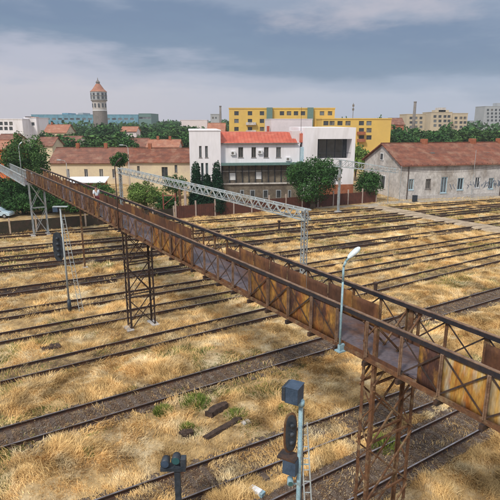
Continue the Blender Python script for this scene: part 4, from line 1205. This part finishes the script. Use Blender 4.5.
yb = block('yellow_apartment_block', 'wide yellow apartment block behind the red roof', 229, 335, 108.8, 175, 14, M['yellow'], rows=(113.3, 121, 129), cols=(236.5, 250, 262, 282, 289, 296, 303, 311, 322, 330), ww=1.5, wh=1.35, frame=M['dark_band'],
      extras=())
h = yb.hit
for (x0, x1) in ((266.5, 272.5), (307, 313.5)):
    a0, z0 = h(x0, 132, -.6); a1, z1 = h(x1, 107.5, -.6); m1 = MB(); yb.box(m1, a0, a1, -1.0, -.003, 0, z1)
    m1.build('stair_bay', M['green_trim'], yb.t)
for yy in (121, 129):
    a0, z = h(246, yy); a1, _ = h(256, yy); m1 = MB(); yb.box(m1, a0, a1, -1.2, -.003, z - 1.3, z - .4); m1.build('balcony', M['old_wall'], yb.t)
y2 = block('yellow_apartment_block', 'lower yellow apartment block right of the white building', 322, 391.5, 119.3, 162, 13, M['yellow'], rows=(123.2, 130.3, 137.5), cols=(326, 332, 340, 348, 361.5, 369), ww=1.6, wh=1.35, frame=M['dark_band'])
h = y2.hit
for yy in (130.3, 137.5):
    a0, z = h(357, yy); a1, _ = h(365, yy); m1 = MB(); y2.box(m1, a0, a1, -1.2, -.003, z - 1.3, z - .4); m1.build('balcony', M['brick'], y2.t)
block('beige_apartment_block', 'beige apartment block with the chimney in front, left wing', 407, 431, 114.5, 330, 16, M['beige'], rows=(118, 122.5, 127), cols=(411, 416, 421, 427), ww=1.8, wh=1.6, frame=M['dark_band'])
block('beige_apartment_block', 'taller middle beige apartment block with a stepped roof', 431.3, 452.5, 112.5, 320, 16, M['beige'], rows=(116.5, 121, 125.5), cols=(435, 440, 445, 449), ww=1.8, wh=1.6, frame=M['dark_band'], extras=((435.5, 449, 110, M['beige']), (439, 446, 107.6, M['old_wall'])))
block('beige_apartment_block', 'beige apartment block at the right end of the beige group', 452.8, 468, 113.6, 326, 16, M['beige'], rows=(118, 122.5, 127), cols=(456, 461, 465), ww=1.8, wh=1.6, frame=M['dark_band'])
block('grey_tower_block', 'blue grey tower block at the right edge of the skyline', 485, 506, 106.5, 480, 20, M['grey_wall'], rows=(110, 113.5, 117, 120.5), cols=(488, 492, 496, 500, 504), ww=2, wh=2, frame=M['dark_band'], extras=((497, 506, 103, M['grey_wall']),))
block('white_apartment_block', 'white flat block on the skyline at far left', -8, 22, 119.5, 225, 16, M['white_wall'], rows=(123.5, 128.5), cols=(-4, 1, 6, 11), ww=1.5, wh=1.5, frame=M['dark_band'])
block('white_apartment_block', 'white flat block just right of the far left one', 24, 36, 118.3, 232, 14, M['white_wall'], extras=((25, 28, 116.5, M['rust_dark']), (31, 34, 116.9, M['brick'])), rows=(124,), cols=(27, 33), ww=1.4, wh=1.5)
block('blue_factory', 'long low blue factory on the skyline at left', 31, 138, 114.8, 520, 60, M['blue_wall'], rows=(119,), cols=tuple(range(36, 136, 6)), ww=4, wh=2, frame=M['trim'], extras=((62, 68, 113, M['blue_wall']), (78, 83, 112.8, M['grey_wall'])), cat='factory', group='factories on the skyline')
block('blue_factory', 'shorter teal factory right of the water tower', 138.5, 151, 113.8, 500, 40, M['green_trim'], rows=(118,), cols=(141, 145, 149), ww=4, wh=2, frame=M['trim'], cat='factory', group='factories on the skyline')
block('skyline_block', 'pale thin building between skyline trees left of centre', 180, 207, 120.3, 420, 15, M['white2'], rows=(), cols=())
block('skyline_block', 'grey block with a thin chimney on the skyline left of the yellow block', 210.5, 219, 114.5, 330, 15, M['grey_wall'], rows=(118,), cols=(213, 216))
block('skyline_block', 'pale block far behind trees near the grey tower block', 468.5, 484, 121, 520, 15, M['grey_wall'], rows=(), cols=())


def stack(px, y_top, Y, r, label, m, group='factory chimneys on the skyline'):
    p = at(px, y_top, Y); b = Vector((p.x, p.y, 0)); t = thing('chimney_stack', label, 'chimney', b, group)
    MB().lathe(b, [(r * 1.3, 0), (r, p.z - .6)], 16).build('shaft', m, t, True); MB().lathe(b + UP * (p.z - .597), [(r * 1.15, 0), (r * 1.15, .6)], 16).build('rim', M['dark_band'], t)


stack(415.3, 101.5, 300, .75, 'tall brown chimney in front of the beige flats', M['dark_band'])
stack(220.3, 105.8, 310, .6, 'grey chimney beside the grey skyline block', M['dark_band'])

# mobile mast on the yellow roof
p = at(353.5, 103, 168); zt = at(350, 119.3, 162).z
m1 = MB(); m1.beam(Vector((p.x, p.y, zt)), p, .12, .12); [m1.beam(Vector((p.x - .3, p.y, z)), Vector((p.x + .3, p.y, z)), .25, .7) for z in (p.z - .8, p.z - 2)]
tag(solo('aerial_mast', m1, M['dark_band'], (p.x, p.y, zt)), 'thin aerial mast on the roof of the lower yellow block', 'aerial')

# ---- water tower
Y = 420; c = at(100.5, 120, Y); tz = lambda y: at(100.5, y, Y).z; u = Y / 500 / math.cos(PITCH) * .98
b = Vector((c.x, c.y, 0)); t = thing('water_tower', 'round stone water tower with orange conical roof on the skyline', 'water tower', b)
n = 24
MB().lathe(b, [(6.9 * u, 0), (6.6 * u, tz(110.5))], n).build('base_shaft', M['dark_band'], t)
MB().lathe(b, [(6.5 * u, tz(110.5) + .01), (6.5 * u, tz(102)), (7.0 * u, tz(100.5))], n).build('mid_shaft', M['concrete'], t)
MB().lathe(b, [(7.3 * u, tz(100.5) + .01), (7.5 * u, tz(99.5)), (7.5 * u, tz(92.5)), (7.7 * u, tz(92))], n).build('tank', M['grey_wall'], t)
for (yy, rr) in ((110.5, 6.8), (100.6, 7.6), (96, 7.62)):
    MB().lathe(b + UP * (tz(yy) - .3), [(rr * u, 0), (rr * u, .6)], n).build('cornice', M['dark_band'] if yy < 101 else M['trim'], t)
rf = MB().lathe(b, [(7.9 * u, tz(91.9)), (5.2 * u, tz(89)), (2.2 * u, tz(84.2)), (1.9 * u, tz(83.9))], n).build('roof', M['tiles3'], t)
MB().lathe(b, [(1.8 * u, tz(83.88)), (1.8 * u, tz(82.5)), (2.2 * u, tz(82.3)), (.5 * u, tz(80)), (.1 * u, tz(77.5))], 12).build('lantern', M['dark_band'], rf)
for yy, rr, ww, hh in ((94.3, 7.5, 1.5, 1.8), (97.8, 7.5, 1.5, 1.8), (105.5, 6.6, 1.2, 3.0)):
    for k in range(-2, 3):
        a = -math.pi / 2 + .2 + k * .55; o_ = Vector((math.cos(a), math.sin(a), 0)); sd = Vector((-o_.y, o_.x, 0)); q = b + o_ * (rr * u - .25) + UP * tz(yy)
        MB().obox(q - sd * ww / 2 - UP * hh / 2, sd * ww, o_ * .5, UP * hh).build('window', M['glass'], t)

# ------------------------------------------------------------------ fence, gate, posts, pavement clutter
fa, fbq = at(183, 215, gp(183, 215).y), None
fpts = [gp(176, 219.5), gp(240, 216), gp(292, 210), gp(348, 205), gp(376, 202)]
fpts = [Vector((p_.x, p_.y, 0)) for p_ in fpts]
f0, f1 = fpts[0], fpts[-1]; fd = (f1 - f0); Lf = fd.length; fd.normalize(); fn = Vector((-fd.y, fd.x, 0))
fc = thing('yard_fence', 'brown panel fence with pale posts along the far side of the yard', 'fence', f0)
npan = int(Lf / 3.0)
for k in range(npan):
    a = f0 + fd * (k * 3.0)
    MB().obox(a - fd * .09 - fn * .09, fd * .18, fn * .18, UP * (2.5 if k else 2.6)).build('fence_post', M['postm'], fc)
    mb = MB(); mb.obox(a + fd * .093 - fn * .02, fd * 2.81, fn * .04, UP * 1.9)
    for j in range(9): mb.obox(a + fd * (.2 + j * .31) - fn * .05, fd * .05, fn * .03, UP * 2.0)
    mb.build('fence_panel', M['fencem'], fc)
MB().obox(f0 + fd * (npan * 3.0) - fd * .09 - fn * .09, fd * .18, fn * .18, UP * 2.5).build('fence_post', M['postm'], fc)
# left continuation, darker
g0 = f0 - fd * .3; fc2 = thing('yard_fence', 'dark low fence hidden behind the bridge at left', 'fence', g0)
for k in range(11):
    a = g0 - fd * (k * 3.0)
    MB().obox(a - fd * .07 - fn * .07, fd * .14, fn * .14, UP * 2.0).build('fence_post', M['postm'], fc2)
    if k < 10: MB().obox(a - fd * 2.9 - fn * .02, fd * 2.8, fn * .04, UP * 1.6).build('fence_panel', M['leaf_fence'], fc2)
# twin brown gate pillars under the gantry
for (px, lb) in ((180.5, 'brown pillar under the gantry, left of the gap in the hedge'), (185.8, 'pinkish pillar under the gantry, right of the gap in the hedge')):
    b = gp(px, 217); m1 = MB().obox(b - X * .16 - Yv * .16, X * .32, Yv * .32, UP * 4.3); m1.obox(b - X * .2 - Yv * .2 + UP * 4.3, X * .4, Yv * .4, UP * .1)
    tag(solo('gate_pillar', m1, M['postm'] if px > 183 else M['rust'], b), lb, 'pillar', 'pillars under the gantry')
# rusty red pipe frame beside the pillars
b = gp(170, 216); m1 = MB()
for dx in (-.9, .9): m1.beam(b + X * dx, b + X * dx + UP * 3.4, .12, .12)
m1.beam(b + X * -.9 + UP * 3.0, b + X * .9 + UP * 3.0, .1, .1); m1.beam(b + X * -.9 + UP * 1.6, b + X * .9 + UP * 3.0, .08, .08)
tag(solo('pipe_frame', m1, M['signal_red'], b), 'red pipe frame between the light bush and the pillars', 'frame')
# low pale shed roof and pink wall glimpsed over the bridge
sh = Bld('shed', 'low shed with a white sheet roof behind the bridge, below the cream house', 'shed', at(68, 190, 92), (.99, .1))
a1, _ = sh.hit(104, 190); _, zz = sh.hit(80, 181); sh.wall(0, a1, 0, zz - .4, 4, M['brick'], [])
m1 = MB(); m1.hexa([sh.p(-.4, -.5, zz - .35), sh.p(a1 + .4, -.5, zz - .35), sh.p(a1 + .4, 4.4, zz + .25), sh.p(-.4, 4.4, zz + .25), sh.p(-.4, -.5, zz - .25), sh.p(a1 + .4, -.5, zz - .25), sh.p(a1 + .4, 4.4, zz + .35), sh.p(-.4, 4.4, zz + .35)]); m1.build('roof', M['trim'], sh.t)
# thin poles behind the bridge
for (px, yb_, yt_, Yp, lb) in ((70, 205, 160, 86, 'street lamp with curved arm in front of the cream house'), (131, 200, 145, 95, 'street lamp with curved arm above the light green bush')):
    b = at(px, yb_, Yp); b.z = 0; zt = at(px, yt_, Yp).z
    t = thing('street_lamp', lb, 'lamp', b, 'street lamps behind the fence')
    MB().tube(b, b + UP * (zt - .5), .08, .05, 8).build('pole', M['concrete'], t, True)
    MB().path([b + UP * (zt - .5), b + UP * (zt - .1) - X * .3, b + UP * zt - X * .9], .04).build('arm', M['concrete'], t, True)
    m1 = MB(); box_at(m1, b + UP * zt - X * 1.2, X, Yv, UP, .7, .25, .14); m1.build('lamp_head', M['lamp'], t, bevel=.03)
# slim poles on the pavement
for (px, yb_, yt_, lb) in ((387.5, 203, 172, 'thin grey pole at the corner of the old building'), (399, 203, 166, 'thin dark pole in front of the old building corner'), (471, 198, 150, 'thin pole in front of the graffiti wall')):
    b = gp(px, yb_); zt = at(px, yt_, b.y).z; m1 = MB().tube(b, Vector((b.x, b.y, zt)), .06, .04, 8); tag(solo('utility_pole', m1, M['grey_steel'], b), lb, 'pole', 'thin poles by the old building')
q0, q1 = P(54.5, 50.3, 7.4), gp(528, 201); q1 = Vector((q1.x, q1.y, 7.3))
tag(solo('utility_pole', MB().tube(Vector((q1.x, q1.y, 0)), q1 + UP * .3, .09, .06, 8), M['grey_steel'], (q1.x, q1.y, 0)), 'pole at the far right end of the sagging cables, just outside the picture', 'pole', 'thin poles by the old building')
for k_, lb_ in ((0, 'upper of two thin sagging cables in front of the old grey building'), (1, 'lower of two thin sagging cables in front of the old grey building')):
    pts = [q0.lerp(q1, i_ / 12) - UP * (1.2 * (1 - (i_ / 6 - 1) ** 2) + k_ * .35) for i_ in range(13)]
    tag(solo('overhead_cable', MB().path(pts, .018, 5), M['rust_dark'], q0), lb_, 'cable', 'cables in front of the old building')
# platform bench and bins before the old facade
for (px, py, w, hh, mm, lb, nm) in ((432, 196, 1.9, 1.2, 'green_trim', 'grey green bench like crate against the old facade', 'crate'), (414.5, 202, .7, 1.2, 'black', 'dark bin on the pavement below the first blue window', 'bin'),
                                    (474, 195, 1.0, 1.1, 'black', 'dark bin before the graffiti wall', 'bin'), (485, 195, 2.6, .9, 'concrete', 'low concrete block before the graffiti wall', 'block')):
    b = gp(px, py); b.z = 0; t = thing(nm, lb, nm, b); m1 = MB(); box_at(m1, b + UP * hh * .45, ob.d, ob.n, UP, w, .6, hh * .9); m1.build('body', M[mm], t, bevel=.04)
    m1 = MB(); box_at(m1, b + UP * (hh * .9 + .05), ob.d, ob.n, UP, w * 1.06, .66, .08); m1.build('lid', M[mm], t, bevel=.02)

# ---- parked car at the left edge
b = gp(-6, 219); b.z = 0; b = Vector((b.x, b.y + 1.2, 0)); t = thing('parked_car', 'pale blue car parked beside the dark bushes at the left edge', 'car', b)
L_, Wd = 4.2, 1.7
prof = [(-2.1, .35), (-2.1, .75), (-1.95, .92), (-1.35, .98), (-.85, 1.42), (.65, 1.45), (1.2, 1.0), (1.95, .85), (2.1, .65), (2.1, .35)]
vs = [b + X * x - Yv * Wd / 2 + UP * z for x, z in prof] + [b + X * x + Yv * Wd / 2 + UP * z for x, z in prof]; n = len(prof)
MB().add(vs, [tuple(range(n)), tuple(range(2 * n - 1, n - 1, -1))] + [((i + 1) % n, i, n + i, n + (i + 1) % n) for i in range(n)]).build('body', M['carpaint'], t, bevel=.06)
gl = [(-1.2, 1.0), (-.8, 1.36), (.58, 1.38), (1.02, 1.0)]
vs = [b + X * x - Yv * (Wd / 2 + .01) + UP * z for x, z in gl] + [b + X * x - Yv * (Wd / 2 - .02) + UP * z for x, z in gl]
MB().add(vs, [(0, 1, 2, 3), (0, 4, 5, 1), (1, 5, 6, 2), (2, 6, 7, 3), (3, 7, 4, 0)]).build('side_window', M['glass'], t)
for x in (-1.35, 1.35):
    for s in (-1, 1):
        w = MB().tube(b + X * x + Yv * s * (Wd / 2 + .02) + UP * .32, b + X * x + Yv * s * (Wd / 2 - .2) + UP * .32, .32, .32, 18).build('wheel', M['tyre'], t)
        MB().tube(b + X * x + Yv * s * (Wd / 2 + .021) + UP * .32, b + X * x + Yv * s * (Wd / 2 + .035) + UP * .32, .18, .18, 14).build('rim', M['grey_steel'], w)
for s in (-.6, .6): MB().obox(b + X * 2.06 + Yv * (s - .12) + UP * .62, X * .06, Yv * .24, UP * .12).build('headlight', M['trim'], t)


# ------------------------------------------------------------------ person walking on the bridge
def person(base, fwd_, label):
    t = thing('person', label, 'person', base); sd = fwd_.cross(UP)
    J = {'pelvis': (0, 0, .95), 'waist': (0, 0, 1.1), 'chest': (0, .01, 1.33), 'neck': (0, .01, 1.48), 'head': (0, .03, 1.62), 'crown': (0, .03, 1.70),
         'hl': (-.10, 0, .90), 'kl': (-.10, .18, .50), 'al': (-.10, .14, .09), 'tl': (-.10, .30, .04),
         'hr': (.10, 0, .90), 'kr': (.10, -.02, .48), 'ar': (.10, -.28, .14), 'tr': (.10, -.16, .04),
         'sl': (-.19, 0, 1.40), 'el': (-.24, -.12, 1.13), 'wl': (-.23, -.06, .90), 'fl': (-.22, -.02, .80),
         'sr': (.19, 0, 1.40), 'er': (.24, .08, 1.13), 'wr': (.23, .22, .94), 'fr': (.22, .28, .86)}
    rad = {'pelvis': .15, 'waist': .13, 'chest': .155, 'neck': .06, 'head': .095, 'crown': .08, 'hl': .10, 'kl': .062, 'al': .042, 'tl': .035, 'hr': .10, 'kr': .062, 'ar': .042, 'tr': .035,
           'sl': .06, 'el': .045, 'wl': .032, 'fl': .03, 'sr': .06, 'er': .045, 'wr': .032, 'fr': .03}
    E_ = [('pelvis', 'waist'), ('waist', 'chest'), ('chest', 'neck'), ('neck', 'head'), ('head', 'crown'), ('pelvis', 'hl'), ('hl', 'kl'), ('kl', 'al'), ('al', 'tl'), ('pelvis', 'hr'), ('hr', 'kr'), ('kr', 'ar'), ('ar', 'tr'),
          ('chest', 'sl'), ('sl', 'el'), ('el', 'wl'), ('wl', 'fl'), ('chest', 'sr'), ('sr', 'er'), ('er', 'wr'), ('wr', 'fr')]

    def skin(name, keys, edges, m, grow):
        me = bpy.data.meshes.new(name); idx = {k: i for i, k in enumerate(keys)}
        me.from_pydata([tuple(sd * J[k][0] + fwd_ * J[k][1] + UP * J[k][2]) for k in keys], [(idx[a], idx[b]) for a, b in edges], [])
        me.materials.append(m); o = bpy.data.objects.new(name, me); col.objects.link(o); o.parent = t
        o.modifiers.new('skin', 'SKIN'); sv = me.skin_vertices[0].data
        for k in keys: sv[idx[k]].radius = (rad[k] + grow, rad[k] + grow)
        sv[0].use_root = True
        s = o.modifiers.new('sub', 'SUBSURF'); s.levels = 2; s.render_levels = 2
        me.polygons.foreach_set('use_smooth', [True] * len(me.polygons)); return o
    skin('body', list(J), E_, M['skin'], 0)
    sk = ['chest', 'waist', 'pelvis', 'sl', 'el', 'sr', 'er']
    skin('shirt', sk, [e for e in E_ if e[0] in sk and e[1] in sk], M['shirt'], .02)
    tk = ['pelvis', 'hl', 'kl', 'al', 'hr', 'kr', 'ar']
    skin('trousers', tk, [e for e in E_ if e[0] in tk and e[1] in tk], M['trousers'], .018)
    hd = MB().lathe(base + fwd_ * .01 + UP * 1.63, [(.085, 0), (.112, .05), (.10, .11), (.05, .145), (.01, .15)], 14); hd.build('hair', M['hair'], t, True)
    MB().obox(base + fwd_ * .12 + UP * 1.60 - sd * .012, fwd_ * .03, sd * .024, UP * .04).build('nose', M['skin'], t)
    return t


person(P(10.9, 38.8, ZB + .125), -TN, 'person in a white shirt and dark red trousers walking along the footbridge')

# ------------------------------------------------------------------ trees of the town behind
protos = []
for k, (m_, lob) in enumerate((('leaf_dark', 12), ('leaf_mid', 10), ('leaf_light', 9), ('leaf_dark', 8))):
    o = crown_mesh('crown', rand_lobes(8, 7, 1.6, lob, 100 + k), 2600, .36, M[m_], 100 + k); protos.append(o)
trp = MB().path([Vector((0, 0, 0)), Vector((.1, 0, 2.2)), Vector((0, .1, 5))], [.3, .22, .12]).build('trunk', M['bark'])
used_p = set(); tr_used = False


def far_tree(px, y_top, Y, w, k, label):
    global tr_used
    z = at(px, y_top, Y).z; b = at(px, y_top, Y); b.z = 0
    t = thing('far_tree', label, 'tree', b, 'trees among the houses beyond the yard')
    sz = z / 8.6; t.scale = (w / 8, w / 8, sz); t.rotation_euler.z = (px * 7.3) % 6.28
    if k in used_p: c = protos[k].copy(); col.objects.link(c)
    else: c = protos[k]; used_p.add(k)
    c.parent = t
    if tr_used: q = trp.copy(); col.objects.link(q)
    else: q = trp; tr_used = True
    q.parent = t


kinds_w = ['deep green', 'mid green', 'light green', 'dark']
spec = [  # px, top y, distance, width, kind, where
    (58, 134, 170, 13, 0, 'above the pinkish roof of the long cream house'), (66, 131, 190, 11, 1, 'above the pinkish roof, behind the widest one'), (79, 131, 200, 12, 0, 'left of the water tower over the cream house'),
    (92, 127, 240, 13, 3, 'at the left foot of the water tower'), (105, 121.5, 230, 17, 0, 'the broad one right in front of the water tower'), (103, 131, 160, 15, 1, 'in front of the water tower, lower one'),
    (118, 129, 210, 12, 0, 'right of the broad one at the water tower'), (88, 136, 150, 9, 1, 'small one just above the cream ridge'), (128, 133, 160, 9, 3, 'above the left end of the brown red roof'),
    (141, 123, 260, 18, 1, 'below the teal factory'), (150, 130, 200, 14, 0, 'behind the long orange roof, left part'), (163, 121.5, 280, 19, 0, 'highest between the teal factory and the white tower'), (172, 127, 210, 15, 1, 'behind the long orange roof, middle'),
    (180, 123, 260, 15, 1, 'left of the pale skyline building'), (186, 130, 190, 12, 0, 'just left of the white tower'), (195, 124, 260, 13, 0, 'directly above the white tower, left'), (205, 126, 250, 10, 3, 'directly above the white tower, right'), (176, 119.5, 400, 10, 3, 'small one poking over the skyline'),
    (224, 124, 200, 6, 3, 'narrow one at the left edge of the yellow block'), (342, 116, 260, 4, 3, 'small conifer like one above the yellow roofs, left'), (347, 115.5, 265, 4, 3, 'small conifer like one above the yellow roofs, right'), (380, 114, 300, 6, 3, 'small one above the right end of the lower yellow block'),
    (357, 140, 118, 7, 2, 'light one between the white building and the yellow block'), (396, 124, 210, 12, 3, 'right of the lower yellow block'), (404, 128, 170, 12, 0, 'left over the ridge of the old building'), (416, 125, 200, 13, 0, 'below the brown chimney'),
    (426, 127, 185, 12, 1, 'right of the brown chimney'), (437, 128, 180, 12, 0, 'below the stepped beige flats'), (448, 121.5, 210, 11, 3, 'dark pointed one before the middle beige flats'), (456, 126, 190, 13, 1, 'below the right beige flats'),
    (468, 123.5, 205, 14, 0, 'right of the beige flats'), (480, 125.5, 190, 13, 1, 'left of the grey tower block'), (492, 126.5, 195, 13, 0, 'below the grey tower block'), (503, 127, 190, 13, 1, 'at the right edge of the ridge'),
    (6, 138, 130, 10, 0, 'above the orange house'), (10, 131, 200, 10, 1, 'below the far left white block'), (45, 130, 210, 10, 3, 'right of the white flat blocks'), (399, 119, 300, 9, 1, 'behind the reddish house'), (388, 131, 170, 7, 2, 'at the right corner of the lower yellow block'),
    (132, 121, 330, 14, 1, 'behind the small pale house'), (70, 124, 300, 13, 1, 'in front of the blue factory, left part'), (84, 124, 310, 11, 0, 'in front of the blue factory, middle'), (121, 123, 320, 13, 1, 'in front of the blue factory, right part'),
]
for px, yt, Y, w, k, where in spec: far_tree(px, yt, Y, w, k, f'{kinds_w[k]} tree beyond the yard, {where}')

# continuous far-off greenery, houses too small to tell apart
g_ = np.random.default_rng(5); n = 42000
ang = g_.uniform(-.62, .62, n); dist = g_.uniform(420, 1400, n); x, y = np.sin(ang) * dist, np.cos(ang) * dist
top = 7 + 7 * vnoise(x, y, .03, 60) + 3 * vnoise(x, y, .12, 61); z = top * g_.random(n) ** .4
c = np.stack([x, y, z], 1); a = g_.normal(size=(n, 3)); b_ = g_.normal(size=(n, 3)); s = g_.uniform(1.2, 2.6, n)[:, None]
a /= np.linalg.norm(a, axis=1)[:, None]; b_ /= np.linalg.norm(b_, axis=1)[:, None]
v = np.stack([c - a * s, c - b_ * s * .7, c + a * s, c + b_ * s * .7], 1).reshape(-1, 3)
tag(np_mesh('distant_wood', v, np.arange(n)[:, None] * 4 + np.arange(4)[None], M['leaf_dark'], np.repeat(g_.random(n), 4)), kind='stuff')

# ------------------------------------------------------------------ haze over the town
hz = MB().obox((-1500, -60, -2.5), Vector((3000, 0, 0)), Vector((0, 1600, 0)), Vector((0, 0, 92))).build('haze', bpy.data.materials.new('haze'))
hm = hz.data.materials[0]; hm.use_nodes = True; hm.node_tree.nodes.clear()
ho = hm.node_tree.nodes.new('ShaderNodeOutputMaterial'); hv = hm.node_tree.nodes.new('ShaderNodeVolumePrincipled')
hv.inputs['Color'].default_value = (.80, .87, .95, 1); hv.inputs['Density'].default_value = .00028; hv.inputs['Anisotropy'].default_value = .2
hm.node_tree.links.new(hv.outputs[0], ho.inputs['Volume']); tag(hz, kind='stuff')
